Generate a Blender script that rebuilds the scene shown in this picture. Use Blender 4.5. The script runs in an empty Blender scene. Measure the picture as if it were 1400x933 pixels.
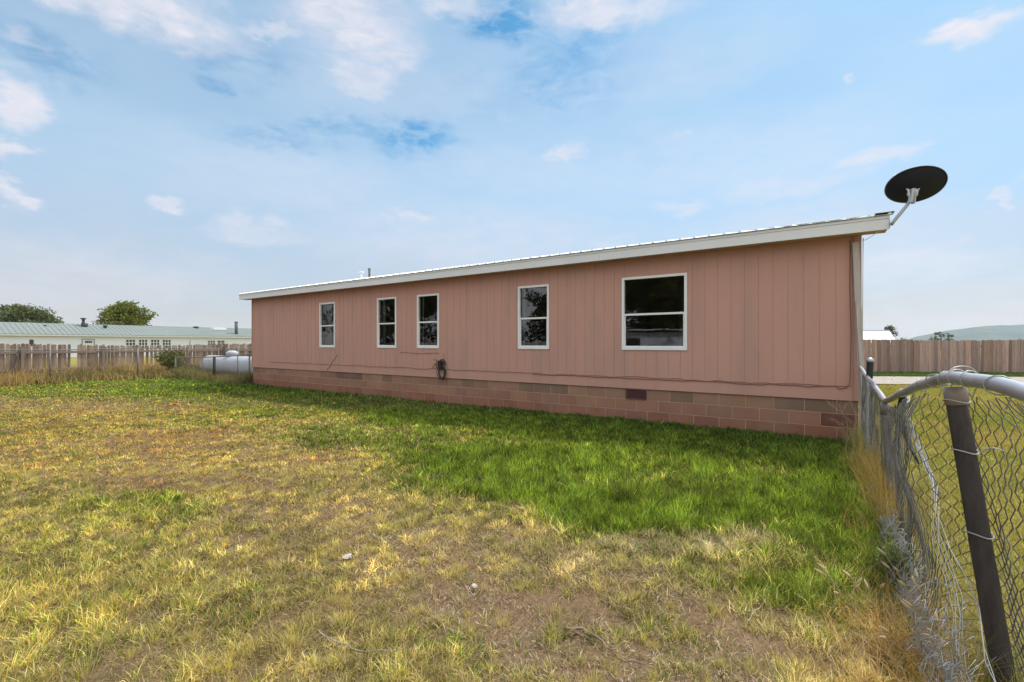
import bpy, bmesh, math, random
import numpy as np
from mathutils import Vector, noise as mnoise
R = math.radians
random.seed(7); rng = np.random.default_rng(7)
C = bpy.context.scene.collection
scene = bpy.context.scene

# ------------------------------------------------------------------ camera, light, exposure
CAM_H = 1.45; FPX = 622.2; YAW = R(34.0)
cam_data = bpy.data.cameras.new('camera'); cam = bpy.data.objects.new('camera', cam_data); C.objects.link(cam)
cam.location = (0, 0, CAM_H); cam.rotation_euler = (R(90), 0, YAW)
cam_data.lens = 16; cam_data.sensor_width = 36; cam_data.shift_y = 0.0025
cam_data.clip_start = 0.05; cam_data.clip_end = 12000
scene.camera = cam
scene.view_settings.view_transform = 'Standard'; scene.view_settings.look = 'None'
scene.view_settings.exposure = 0.0; scene.view_settings.gamma = 1.0
scene.view_settings.use_curve_mapping = False
scene.cycles.max_bounces = 8; scene.cycles.volume_bounces = 1; scene.cycles.transparent_max_bounces = 12

SUN_AZ = R(16); SUN_EL = R(58)
sd = bpy.data.lights.new('sun', 'SUN'); sd.energy = 4.6; sd.angle = R(5); sd.color = (1.0, 0.955, 0.88)
sun = bpy.data.objects.new('sun', sd); C.objects.link(sun)
sdir = Vector((math.sin(SUN_AZ)*math.cos(SUN_EL), math.cos(SUN_AZ)*math.cos(SUN_EL), math.sin(SUN_EL)))
sun.rotation_euler = sdir.to_track_quat('Z', 'Y').to_euler(); sun.location = (0, 0, 60)

CY_, SY_ = math.cos(YAW), math.sin(YAW)
def ray(px):
    a = (px-700)/FPX
    return (CY_*a-SY_, SY_*a+CY_)
def P(px, py, t):                       # photo direction at a real distance (depth) in metres
    d = ray(px); return Vector((d[0]*t, d[1]*t, CAM_H+(470-py)*t/FPX))
def Gp(px, py):                         # the ground point seen there
    return P(px, py, CAM_H*FPX/(py-470))
def onY(px, Y):
    d = ray(px); return d[0]*Y/d[1], Y/d[1]

world = bpy.data.worlds.new('World'); scene.world = world; world.use_nodes = True
def build_world():
    nt = world.node_tree; N = nt.nodes; L = nt.links
    for n in list(N): N.remove(n)
    out = N.new('ShaderNodeOutputWorld'); bg = N.new('ShaderNodeBackground'); bg.inputs[1].default_value = 0.1
    L.new(bg.outputs[0], out.inputs[0])
    sky = N.new('ShaderNodeTexSky'); sky.sky_type = 'NISHITA'; sky.sun_disc = False
    sky.sun_elevation = SUN_EL; sky.sun_rotation = SUN_AZ
    sky.altitude = 1800; sky.air_density = 1.0; sky.dust_density = 2.0; sky.ozone_density = 1.5
    tc = N.new('ShaderNodeTexCoord')
    def M(op, a, b=None, c=None, clamp=False):
        n = N.new('ShaderNodeMath'); n.operation = op; n.use_clamp = clamp
        for i, v in enumerate((a, b, c)):
            if v is None: continue
            if isinstance(v, (int, float)): n.inputs[i].default_value = v
            else: L.new(v, n.inputs[i])
        return n.outputs[0]
    sep = N.new('ShaderNodeSeparateXYZ'); L.new(tc.outputs['Generated'], sep.inputs[0])
    x, y, z = sep.outputs
    def noi(scale, detail, rough, zs=2.2, off=0.0, dist=0.0):
        mp = N.new('ShaderNodeMapping'); mp.inputs['Scale'].default_value = (1, 1, zs); mp.inputs['Location'].default_value = (off, off*.7, off*1.3)
        L.new(tc.outputs['Generated'], mp.inputs[0])
        n = N.new('ShaderNodeTexNoise'); n.inputs['Scale'].default_value = scale; n.inputs['Detail'].default_value = detail
        n.inputs['Roughness'].default_value = rough; n.inputs['Distortion'].default_value = dist
        L.new(mp.outputs[0], n.inputs['Vector']); return n
    warp = noi(7, 6, .6); wsep = N.new('ShaderNodeSeparateColor'); L.new(warp.outputs['Color'], wsep.inputs[0])
    warp2 = noi(26, 5, .6, off=3.); w2 = N.new('ShaderNodeSeparateColor'); L.new(warp2.outputs['Color'], w2.inputs[0])
    az = M('ARCTAN2', x, y); el = M('ARCSINE', z)
    azw = M('ADD', az, M('MULTIPLY_ADD', M('SUBTRACT', wsep.outputs[0], .5), .17, M('MULTIPLY', M('SUBTRACT', w2.outputs[0], .5), .07)))
    elw = M('ADD', el, M('MULTIPLY_ADD', M('SUBTRACT', wsep.outputs[1], .5), .10, M('MULTIPLY', M('SUBTRACT', w2.outputs[1], .5), .045)))
    def blob(px, py, rx, ry, s):
        a0 = -YAW+math.atan((px-700)/FPX); r = math.hypot(FPX, px-700); e0 = math.atan((470-py)/r)
        k = FPX/(r*r/FPX) ; sa = rx/FPX*(FPX/r)**2; se = ry/r*math.cos(e0)**2
        u = M('MULTIPLY', M('SUBTRACT', azw, a0), 1/sa); v = M('MULTIPLY', M('SUBTRACT', elw, e0), 1/se)
        d = M('SQRT', M('MULTIPLY_ADD', u, u, M('MULTIPLY', v, v)))
        mr = N.new('ShaderNodeMapRange'); mr.interpolation_type = 'SMOOTHSTEP'
        L.new(d, mr.inputs[0]); mr.inputs[1].default_value = 1.35; mr.inputs[2].default_value = 0.25
        mr.inputs[3].default_value = 0; mr.inputs[4].default_value = s
        return mr.outputs[0]
    clouds = [(150,-5,130,40,.8),(235,22,125,48,.85),(20,45,40,16,.35),(480,30,105,58,.8),(525,60,60,42,.6),(490,105,52,32,.65),(375,45,50,14,.5),
              (5,135,48,40,.8),(10,212,44,22,.75),(10,262,34,16,.7),(830,15,100,30,.8),(620,5,60,22,.6),(1335,35,62,24,.95),(1165,98,15,12,.5),
              (770,208,34,16,.6),(232,280,30,13,.55),(350,315,60,22,.45),(560,295,36,13,.6),(1090,250,110,26,.42),(1200,218,70,18,.6),
              (940,282,50,15,.45),(1240,365,150,45,.55),(830,330,50,14,.35),(640,350,70,20,.35),(1395,258,18,24,.6),(930,193,26,8,.4),(700,-150,300,90,.6),(100,-120,200,80,.6),
              (420,250,260,60,.2),(150,380,260,50,.3),(640,330,240,50,.32),(980,220,260,60,.26),(1100,330,260,50,.36),(900,100,200,50,.16),(700,240,160,40,.22),(1300,420,300,60,.3),(560,130,160,40,.2)]
    tot = None
    for b in clouds:
        o = blob(*b); tot = o if tot is None else M('MAXIMUM', tot, o)
    holes = [(690,28,70,45,.55),(785,100,95,70,.34),(565,188,62,32,.50),(300,118,30,18,.28),(390,190,100,18,.30),(470,175,70,18,.26),(60,75,130,45,.26),(330,80,90,40,.24),(640,140,150,40,.16)]
    ho = None
    for b in holes:
        o = blob(*b); ho = o if ho is None else M('MAXIMUM', ho, o)
    fine = noi(16, 9, .62, 2.6, 1.0, .4)
    big = noi(3.2, 7, .58, 3.2, 5.0, .3)
    def mapr(v, a, b, c, d, sm=False):
        mr = N.new('ShaderNodeMapRange'); L.new(v, mr.inputs[0])
        if sm: mr.interpolation_type = 'SMOOTHSTEP'
        for i, q in enumerate((a, b, c, d)): mr.inputs[i+1].default_value = q
        return mr.outputs[0]
    # thin veil of high cloud, thicker to the horizon
    hor = M('POWER', M('SUBTRACT', 1.0, M('MAXIMUM', z, 0.0)), 2.6)
    veil = M('ADD', M('MULTIPLY_ADD', hor, .50, .40), mapr(big.outputs[0], .3, .7, -.04, .07, True))
    veil = M('SUBTRACT', veil, M('MULTIPLY', ho, mapr(fine.outputs[0], .36, .60, -.05, 1.0)), None, True)
    cl = M('MULTIPLY', tot, mapr(fine.outputs[0], .3, .62, .45, 1.1), None, True)
    def mix(f, a, b, mode='MIX'):
        m = N.new('ShaderNodeMix'); m.data_type = 'RGBA'; m.blend_type = mode
        for s, v in ((0, f), (6, a), (7, b)):
            if isinstance(v, (int, float)): m.inputs[s].default_value = v
            elif isinstance(v, tuple): m.inputs[s].default_value = (*v, 1)
            else: L.new(v, m.inputs[s])
        return m.outputs[2]
    nis = mix(1.0, sky.outputs[0], SKY_GAIN, 'MULTIPLY')
    # unseen sky behind camera and round the sun, brightened to lift the wall
    dt = N.new('ShaderNodeVectorMath'); dt.operation = 'DOT_PRODUCT'; L.new(tc.outputs['Generated'], dt.inputs[0]); dt.inputs[1].default_value = sdir
    aure = M('MULTIPLY', M('POWER', M('MAXIMUM', dt.outputs['Value'], 0.0), 34.0), 3.5)
    bd = N.new('ShaderNodeVectorMath'); bd.operation = 'DOT_PRODUCT'; L.new(tc.outputs['Generated'], bd.inputs[0]); bd.inputs[1].default_value = (.45, -.80, .40)
    back = mapr(bd.outputs['Value'], .0, .8, 0, 1, True)
    c1 = mix(veil, nis, mix(mapr(z, .03, .36, 1, 0, True), VEIL, VEILH))
    c2 = mix(cl, c1, CLOUD)
    c3 = mix(M('MULTIPLY', back, mapr(big.outputs[0], .3, .6, .55, 1.0)), c2, BACK_FILL)
    br = N.new('ShaderNodeVectorMath'); br.operation = 'SCALE'; L.new(c3, br.inputs[0]); L.new(M('ADD', 1.0, aure), br.inputs['Scale'])
    # below the horizon: dull ground
    gm = mapr(z, -.03, -.004, 1, 0)
    fin = mix(gm, br.outputs[0], (1.6, 1.4, .9))
    L.new(fin, bg.inputs[0])
    world.cycles.sampling_method = 'MANUAL'; world.cycles.sample_map_resolution = 512
SKY_GAIN = (.72, 1.62, 1.75); VEIL = (6.6, 8.05, 9.4); VEILH = (6.2, 5.6, 5.8); CLOUD = (8.5, 8.3, 9.0); BACK_FILL = (15., 15.3, 16.)
build_world()

# ------------------------------------------------------------------ helpers
def tag(o, label=None, cat=None, group=None, kind=None):
    if label: o['label'] = label
    if cat: o['category'] = cat
    if group: o['group'] = group
    if kind: o['kind'] = kind
    return o
def empty(name, loc=(0,0,0), label=None, cat=None, group=None):
    o = bpy.data.objects.new(name, None); C.objects.link(o); o.location = loc; o.empty_display_size = .2
    return tag(o, label, cat, group)
class MB:
    def __init__(s): s.v = []; s.f = []; s.c = None
    def quad(s, a, b, c, d): n = len(s.v); s.v += [a, b, c, d]; s.f.append((n, n+1, n+2, n+3))
    def box(s, x0, x1, y0, y1, z0, z1):
        n = len(s.v)
        s.v += [(x0,y0,z0),(x1,y0,z0),(x1,y1,z0),(x0,y1,z0),(x0,y0,z1),(x1,y0,z1),(x1,y1,z1),(x0,y1,z1)]
        s.f += [tuple(n+i for i in q) for q in ((0,3,2,1),(4,5,6,7),(0,1,5,4),(1,2,6,5),(2,3,7,6),(3,0,4,7))]
    def bar(s, p0, p1, w, d, up=(0,0,1)):          # rectangular bar
        p0 = Vector(p0); p1 = Vector(p1); a = (p1-p0).normalized(); u = Vector(up)
        if abs(a.dot(u)) > .98: u = Vector((0,1,0))
        r = a.cross(u).normalized(); u = r.cross(a).normalized(); n = len(s.v)
        for p in (p0, p1):
            for i, j in ((-1,-1),(1,-1),(1,1),(-1,1)): s.v.append(tuple(p+r*(i*w/2)+u*(j*d/2)))
        s.f += [tuple(n+i for i in q) for q in ((0,3,2,1),(4,5,6,7),(0,1,5,4),(1,2,6,5),(2,3,7,6),(3,0,4,7))]
    def tube(s, pts, rad, k=8, cap=True):
        pts = [Vector(p) for p in pts]; m = len(pts)
        if not hasattr(rad, '__len__'): rad = [rad]*m
        n = len(s.v); prev = None
        for i, p in enumerate(pts):
            t = (pts[min(i+1, m-1)]-pts[max(i-1, 0)])
            t = t.normalized() if t.length > 1e-9 else Vector((0,0,1))
            if prev is None:
                u = t.cross(Vector((0,0,1)) if abs(t.z) < .9 else Vector((1,0,0))).normalized()
            else:
                u = (prev-t*prev.dot(t)); u = u.normalized() if u.length > 1e-6 else t.orthogonal().normalized()
            prev = u; w = t.cross(u)
            for j in range(k):
                a = 2*math.pi*j/k; s.v.append(tuple(p+(u*math.cos(a)+w*math.sin(a))*rad[i]))
        for i in range(m-1):
            for j in range(k):
                s.f.append((n+i*k+j, n+i*k+(j+1)%k, n+(i+1)*k+(j+1)%k, n+(i+1)*k+j))
        if cap:
            s.f.append(tuple(n+j for j in reversed(range(k)))); s.f.append(tuple(n+(m-1)*k+j for j in range(k)))
    def build(s, name, mt, parent=None, smooth=False, bevel=0, colors=None):
        me = bpy.data.meshes.new(name); me.from_pydata([tuple(p) for p in s.v], [], s.f); me.materials.append(mt)
        if smooth:
            me.polygons.foreach_set('use_smooth', [True]*len(me.polygons))
        if colors is not None:
            at = me.color_attributes.new('tint', 'FLOAT_COLOR', 'POINT')
            arr = np.ones((len(s.v), 4), dtype=np.float32); arr[:, :3] = colors; at.data.foreach_set('color', arr.ravel())
        o = bpy.data.objects.new(name, me); C.objects.link(o)
        if parent is not None:
            o.parent = parent
            if tuple(parent.location) != (0,0,0):       # meshes are written in scene coordinates
                l = parent.location; me.transform(__import__('mathutils').Matrix.Translation(-l))
        if bevel:
            b = o.modifiers.new('bevel', 'BEVEL'); b.width = bevel; b.segments = 2; b.limit_method = 'ANGLE'
        return o
def mesh_np(name, V, Fq, Ft, mt, col=None, parent=None, smooth=False):
    """numpy verts, quads and triangles -> object with a tint attribute"""
    me = bpy.data.meshes.new(name)
    nq = 0 if Fq is None else len(Fq); ntr = 0 if Ft is None else len(Ft)
    me.vertices.add(len(V)); me.vertices.foreach_set('co', np.ascontiguousarray(V, dtype=np.float32).ravel())
    loops = []; starts = []
    if nq: loops.append(Fq.ravel()); starts.append(np.arange(nq)*4)
    if ntr: loops.append(Ft.ravel()); starts.append(nq*4+np.arange(ntr)*3)
    loops = np.concatenate(loops).astype(np.int32); starts = np.concatenate(starts).astype(np.int32)
    me.loops.add(len(loops)); me.loops.foreach_set('vertex_index', loops)
    me.polygons.add(nq+ntr); me.polygons.foreach_set('loop_start', starts)
    if smooth: me.polygons.foreach_set('use_smooth', np.ones(nq+ntr, dtype=bool))
    me.update(calc_edges=True); me.materials.append(mt)
    if col is not None:
        at = me.color_attributes.new('tint', 'FLOAT_COLOR', 'POINT')
        a = np.ones((len(V), 4), dtype=np.float32); a[:, :3] = col; at.data.foreach_set('color', a.ravel())
    o = bpy.data.objects.new(name, me); C.objects.link(o)
    if parent is not None: o.parent = parent
    return o

def mat(name, col, rough=.7, var=.12, scale=3, spec=.3, metal=0, bump=.0, bscale=40, tint=False, transl=0, stretch=None, dirt=None, dirtscale=2, dirtamt=.5, detail=6):
    m = bpy.data.materials.new(name); m.use_nodes = True; nt = m.node_tree; N = nt.nodes; L = nt.links
    b = N['Principled BSDF']; b.inputs['Roughness'].default_value = rough; b.inputs['Specular IOR Level'].default_value = spec
    b.inputs['Metallic'].default_value = metal
    tc = N.new('ShaderNodeTexCoord'); mp = N.new('ShaderNodeMapping'); L.new(tc.outputs['Object'], mp.inputs[0])
    if stretch: mp.inputs['Scale'].default_value = stretch
    def noi(sc, d=detail, off=0):
        n = N.new('ShaderNodeTexNoise'); n.inputs['Scale'].default_value = sc; n.inputs['Detail'].default_value = d; n.inputs['Roughness'].default_value = .6
        L.new(mp.outputs[0], n.inputs['Vector']); return n
    n1 = noi(scale)
    mr = N.new('ShaderNodeMapRange'); L.new(n1.outputs[0], mr.inputs[0]); mr.inputs[1].default_value = .25; mr.inputs[2].default_value = .75
    mr.inputs[3].default_value = 1-var; mr.inputs[4].default_value = 1+var
    base = N.new('ShaderNodeVectorMath'); base.operation = 'SCALE'; L.new(mr.outputs[0], base.inputs['Scale'])
    if tint:
        a = N.new('ShaderNodeAttribute'); a.attribute_name = 'tint'
        mm = N.new('ShaderNodeVectorMath'); mm.operation = 'MULTIPLY'; L.new(a.outputs['Color'], mm.inputs[0]); mm.inputs[1].default_value = col
        L.new(mm.outputs[0], base.inputs[0])
    else: base.inputs[0].default_value = col
    outc = base.outputs[0]
    if dirt:
        n2 = noi(dirtscale, 8); r2 = N.new('ShaderNodeMapRange'); L.new(n2.outputs[0], r2.inputs[0]); r2.inputs[1].default_value = .48; r2.inputs[2].default_value = .72
        r2.inputs[4].default_value = dirtamt
        mx = N.new('ShaderNodeMix'); mx.data_type = 'RGBA'; L.new(r2.outputs[0], mx.inputs[0]); L.new(outc, mx.inputs[6]); mx.inputs[7].default_value = (*dirt, 1)
        outc = mx.outputs[2]
    L.new(outc, b.inputs['Base Color'])
    if bump:
        n3 = noi(bscale, 5); bp = N.new('ShaderNodeBump'); bp.inputs['Strength'].default_value = bump; bp.inputs['Distance'].default_value = .02
        L.new(n3.outputs[0], bp.inputs['Height']); L.new(bp.outputs[0], b.inputs['Normal'])
    if transl:
        t = N.new('ShaderNodeBsdfTranslucent'); L.new(outc, t.inputs[0]); mx = N.new('ShaderNodeMixShader'); mx.inputs[0].default_value = transl
        L.new(b.outputs[0], mx.inputs[1]); L.new(t.outputs[0], mx.inputs[2]); L.new(mx.outputs[0], N['Material Output'].inputs[0])
    return m

def glass_mat():
    m = bpy.data.materials.new('window_glass'); m.use_nodes = True; nt = m.node_tree; N = nt.nodes; L = nt.links
    for n in list(N): N.remove(n)
    out = N.new('ShaderNodeOutputMaterial'); tr = N.new('ShaderNodeBsdfTransparent'); gl = N.new('ShaderNodeBsdfGlossy'); gl.inputs['Roughness'].default_value = .004
    tr.inputs[0].default_value = (.62, .66, .66, 1)
    fr = N.new('ShaderNodeFresnel'); fr.inputs[0].default_value = 2.0
    no = N.new('ShaderNodeTexNoise'); no.inputs['Scale'].default_value = 1.3; tc = N.new('ShaderNodeTexCoord'); L.new(tc.outputs['Object'], no.inputs['Vector'])
    bp = N.new('ShaderNodeBump'); bp.inputs['Strength'].default_value = .006; bp.inputs['Distance'].default_value = .1; L.new(no.outputs[0], bp.inputs['Height']); L.new(bp.outputs[0], gl.inputs['Normal'])
    mx = N.new('ShaderNodeMixShader'); L.new(fr.outputs[0], mx.inputs[0]); L.new(tr.outputs[0], mx.inputs[1]); L.new(gl.outputs[0], mx.inputs[2]); L.new(mx.outputs[0], out.inputs[0])
    return m

M_siding = mat('painted_siding', (.485, .272, .21), .75, .05, 1.2, .25, bump=.12, bscale=70, dirt=(.36, .235, .195), dirtscale=1.6, dirtamt=.6, stretch=(1.6, 1, .3))
M_block = mat('painted_block', (.315, .17, .112), .9, .12, 3, .15, bump=.35, bscale=60, tint=True, dirt=(.27, .165, .12), dirtscale=2.4, dirtamt=.6)
M_mortar = mat('mortar', (.5, .33, .25), .95, .12, 5, .1)
M_trim = mat('white_trim', (.74, .74, .72), .5, .04, 2, .4, dirt=(.6, .58, .54), dirtscale=1.5, dirtamt=.3)
M_fascia = mat('fascia_metal', (.66, .665, .66), .45, .04, 1, .4, dirt=(.56, .55, .52), dirtscale=.8, dirtamt=.4)
M_roof = mat('white_roof_metal', (.78, .79, .8), .35, .04, 2, .5)
M_glass = glass_mat()
M_inside = mat('interior_wall', (.62, .54, .44), .9, .05, 2)
M_curtain = mat('blind', (.6, .58, .52), .8, .05, 3)
M_cable = mat('painted_cable', (.26, .13, .095), .7, .2, 20)
M_dark = mat('dark_cable', (.025, .02, .02), .6, .2, 20)
M_wood = mat('weathered_fence_wood', (.36, .27, .215), .9, .22, 6, .1, bump=.3, bscale=30, tint=True, stretch=(3, 3, .4))
M_greywood = mat('grey_board', (.42, .37, .33), .9, .2, 8, .1, stretch=(4, 4, .3))
M_galv = mat('galvanised_steel', (.42, .43, .45), .42, .15, 9, .5, metal=.55, dirt=(.25, .2, .17), dirtscale=6, dirtamt=.45)
M_rail = mat('rail_steel', (.45, .46, .50), .36, .12, 14, .5, metal=.5, dirt=(.22, .16, .12), dirtscale=3.5, dirtamt=.6, bump=.1)
M_wire = mat('mesh_wire', (.20, .19, .18), .5, .4, 7, .4, metal=.35, dirt=(.05, .042, .035), dirtscale=5, dirtamt=.9)
M_oldpipe = mat('old_thin_pipe', (.20, .18, .165), .6, .2, 7, .3, metal=.2)
M_wirelight = mat('bright_wire', (.38, .37, .355), .45, .35, 9, .4, metal=.15)
M_post = mat('old_dark_post', (.055, .045, .04), .75, .3, 14, .25, bump=.4, bscale=50, stretch=(3, 3, .5), dirt=(.13, .085, .06), dirtscale=5, dirtamt=.5)
M_postbrown = mat('brown_pipe_post', (.2, .165, .14), .6, .2, 9, .3, metal=.2, dirt=(.3, .25, .2), dirtscale=6)
M_dish = mat('dish_back', (.012, .012, .02), .6, .1, 4, .2)
M_blk = mat('black_rubber', (.02, .02, .02), .6, .2, 10)
M_hometan = mat('neighbour_siding', (.76, .77, .82), .7, .04, .6)
M_greenroof = mat('green_metal_roof', (.20, .222, .20), .6, .08, .3, .4)
M_darkglass = mat('dark_window', (.03, .035, .04), .15, .1, 3, .8)
M_bark = mat('bark', (.13, .1, .075), .95, .2, 8)
M_leaf = mat('leaf', (1, 1, 1), .7, .15, 1, .15, tint=True, transl=.25)
M_grass = mat('grass_blade', (1, 1, 1), .65, .08, .7, .2, tint=True, transl=.42)
M_tank = mat('tank_paint', (.47, .48, .52), .5, .08, 2, .4, dirt=(.32, .22, .17), dirtscale=2.2, dirtamt=.5)
M_rust = mat('rusty_steel', (.3, .13, .07), .85, .25, 5)
M_seed = mat('dry_seed', (.55, .43, .25), .8, .2, 20, transl=.3)
M_stick = mat('dead_stick', (.24, .175, .13), .9, .25, 12, .1)

# ------------------------------------------------------------------ value noise for ground functions
def vnoise(x, y, seed=0, octv=4, pers=.5):
    x = np.asarray(x, dtype=np.float64); y = np.asarray(y, dtype=np.float64); out = np.zeros_like(x); amp = 1; tot = 0
    tab = np.random.default_rng(seed+100).random((256, 256))
    for o in range(octv):
        xi = np.floor(x).astype(int); yi = np.floor(y).astype(int); fx = x-xi; fy = y-yi
        fx = fx*fx*(3-2*fx); fy = fy*fy*(3-2*fy)
        a = tab[xi%256, yi%256]; b = tab[(xi+1)%256, yi%256]; c = tab[xi%256, (yi+1)%256]; d = tab[(xi+1)%256, (yi+1)%256]
        out += amp*((a*(1-fx)+b*fx)*(1-fy)+(c*(1-fx)+d*fx)*fy); tot += amp; amp *= pers; x = x*2.03+17.3; y = y*2.03+5.7
    return out/tot
# survey of the lawn: greenness, cover, length (cm), straw paleness at points of the yard
SURV = [(20,531,.75,.9,5,0),(110,529,.8,.9,5,0),(250,530,.9,1,6,0),(330,527,1,1,8,0),(300,547,.8,.9,6,0),
 (60,560,.38,.7,4,.1),(150,560,.22,.7,4,.2),(235,560,.4,.7,4,.1),(350,560,.75,.9,6,0),(450,548,1,1,7,0),(600,572,1,1,8,0),(750,590,1,1,9,0),(960,610,1,1,9,0),(1120,630,1,1,10,0),
 (20,600,.4,.7,4,.0),(60,625,.3,.6,4,.1),(160,610,.16,.6,4,.3),(300,600,.18,.65,4,.3),(400,580,.5,.8,5,.3),(500,592,.72,.9,6,.4),(560,600,.8,.9,6,.3),(690,600,.85,.95,8,.2),(640,600,.8,.9,7,.2),
 (0,660,.38,.7,5,0),(100,660,.26,.6,4,.1),(220,650,.12,.55,3,.1),(320,655,.08,.55,3,.1),(450,640,.2,.6,4,.3),(540,640,.6,.8,6,.1),(600,640,1,1,11,0),(700,625,1,1,11,0),(800,640,1,1,12,0),(900,640,.92,1,11,.1),(1000,650,.85,1,10,.1),(1100,680,.95,1,12,0),(1180,680,1,1,14,0),
 (40,730,.36,.7,6,0),(150,735,.38,.75,6,0),(195,700,.6,.9,8,0),(300,740,.22,.6,5,.1),(430,700,.15,.55,4,.2),(540,690,.12,.6,4,.3),(630,690,.4,.75,6,.2),(700,665,1,1,12,0),(800,700,1,1,13,0),(850,718,.9,1,12,0),(900,745,.22,.75,6,.9),(980,740,.25,.75,6,.9),(1060,735,.85,.95,12,0),(1150,750,1,1,15,0),(1200,770,1,1,15,0),(1000,690,1,1,13,0),(930,700,1,1,12,0),
 (700,730,.18,.6,5,.4),(600,770,.1,.4,4,.3),(760,760,.2,.55,5,.5),(840,770,.35,.5,6,.4),(930,790,.4,.5,6,.4),(1040,790,.5,.7,8,.3),(1120,800,.7,.9,12,0),(1200,810,.6,.9,12,.1),
 (40,830,.30,.85,8,0),(100,800,.3,.85,8,.1),(250,820,.24,.75,6,.1),(400,810,.18,.65,5,.1),(500,780,.16,.5,5,.1),(40,910,.3,.8,8,.1),(160,900,.25,.15,5,.3),(230,905,.3,.25,6,.2),(320,890,.25,.8,7,.1),(440,880,.3,.7,6,.2),(560,870,.3,.6,6,.3),(560,925,.4,.7,6,.2),
 (630,830,.2,.1,4,.2),(700,820,.3,.14,4,.2),(660,880,.22,.15,4,.2),(790,860,.35,.28,6,.3),(870,830,.4,.36,6,.2),(900,900,.3,.18,5,.3),(980,860,.35,.24,5,.6),(1060,880,.3,.22,5,.7),(1130,870,.3,.3,7,.5),(590,790,.12,.22,4,.3),(940,925,.3,.2,5,.4),(740,925,.25,.3,5,.3),(1200,900,.15,.6,9,.3),(1270,900,.1,.7,10,.2)]
def ground_polar(x, y):
    t = np.maximum(-SY_*x+CY_*y, .6); a = (CY_*x+SY_*y)/t
    return np.log(t), a
def survey_points():
    o = []
    for s in SURV:
        g = Gp(s[0], s[1]); lt, a = ground_polar(np.float64(g.x), np.float64(g.y)); o.append((float(lt), float(a))+s[2:])
    return np.array(o)
SP = survey_points()
def lawn(x, y):
    xw = x+(vnoise(x*1.3, y*1.3, 3, 3)-.5)*.9; yw = y+(vnoise(x*1.3+50, y*1.3, 4, 3)-.5)*.9
    lt, a = ground_polar(xw, yw); W = np.zeros(x.shape); acc = np.zeros(x.shape+(4,))
    for p in SP:
        d2 = ((lt-p[0])*1.5)**2+(a-p[1])**2+.0006
        w = d2**-2.2; W += w
        for k in range(4): acc[..., k] += w*p[2+k]
    acc /= W[..., None]
    g, c, l, pal = [acc[..., k] for k in range(4)]
    n = vnoise(x*2.2, y*2.2, 8, 4); n2 = vnoise(x*6, y*6, 9, 3)
    g = np.clip(g+(n-.5)*.75*(1-np.abs(g-.5)*1.2)+(n2-.5)*.35, 0, 1)
    c = np.clip(c+(n2-.5)*.7*(1-c*.55)+(vnoise(x*3.1, y*3.1, 12, 3)-.5)*.5*(1-c*.6), 0, 1)
    return g, c, l/100., pal
FX = .5                                            # the chain-link fence line runs at x = .5

# ------------------------------------------------------------------ ground sheet
def zground(x, y):
    return (vnoise(np.asarray(x)*11, np.asarray(y)*11, 71, 3)-.5)*.035*np.clip(1-np.abs(np.asarray(y)-3.5)/5.5, 0, 1)+(vnoise(x*.8, y*.8, 21, 3)-.5)*.05*np.clip(1.6-np.abs(y-8.3)*.0, 0, 1)+(vnoise(x*4, y*4, 22, 3)-.5)*.022-.012
def axis(lo, hi, step, far, n):
    a = np.arange(lo, hi+step/2, step); g = np.geomspace(step*1.5, far, n)
    return np.concatenate([(lo-g)[::-1], a, hi+g])
xs = axis(-14, 8, .06, 4500, 34); ys = axis(-1, 14, .06, 4500, 34)
GX, GY = np.meshgrid(xs, ys); nx, ny = len(xs), len(ys)
fade = np.clip(1-np.maximum(np.maximum(-14-GX, GX-8), np.maximum(-1-GY, GY-14))/8, 0, 1)
GZ = zground(GX, GY)*fade-(1-fade)*.012
def ground_col(x, y):
    g, c, l, pal = lawn(x, y)
    soil = np.array([.20, .125, .078]); straw = np.array([.20, .14, .05]); grn = np.array([.06, .07, .018])
    n = vnoise(x*9, y*9, 31, 3)[..., None]
    base = soil*(.8+.4*n); cc = (c*.75)[..., None]
    t = straw*(1-g[..., None])+grn*g[..., None]
    col = base*(1-cc)+t*cc
    lt, a = ground_polar(x, y)
    far = (((x > FX) & (y > 0)) | (y > 9) | (np.exp(lt) > 24))[..., None]
    fn = vnoise(x*.7, y*.7, 33, 4)[..., None]
    fc = np.array([.27, .26, .055])*(1-fn)+np.array([.33, .25, .09])*fn
    return np.where(far, fc*.85, col)
V = np.stack([GX.ravel(), GY.ravel(), GZ.ravel()], 1); idx = np.arange(nx*ny).reshape(ny, nx)
Fq = np.stack([idx[:-1, :-1].ravel(), idx[:-1, 1:].ravel(), idx[1:, 1:].ravel(), idx[1:, :-1].ravel()], 1)
M_ground = mat('ground_soil', (1, 1, 1), .95, .28, 14, .1, tint=True, bump=.8, bscale=45, detail=9)
g_o = mesh_np('ground', V, Fq, None, M_ground, ground_col(GX, GY).reshape(-1, 3), smooth=True); tag(g_o, kind='structure')

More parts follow.
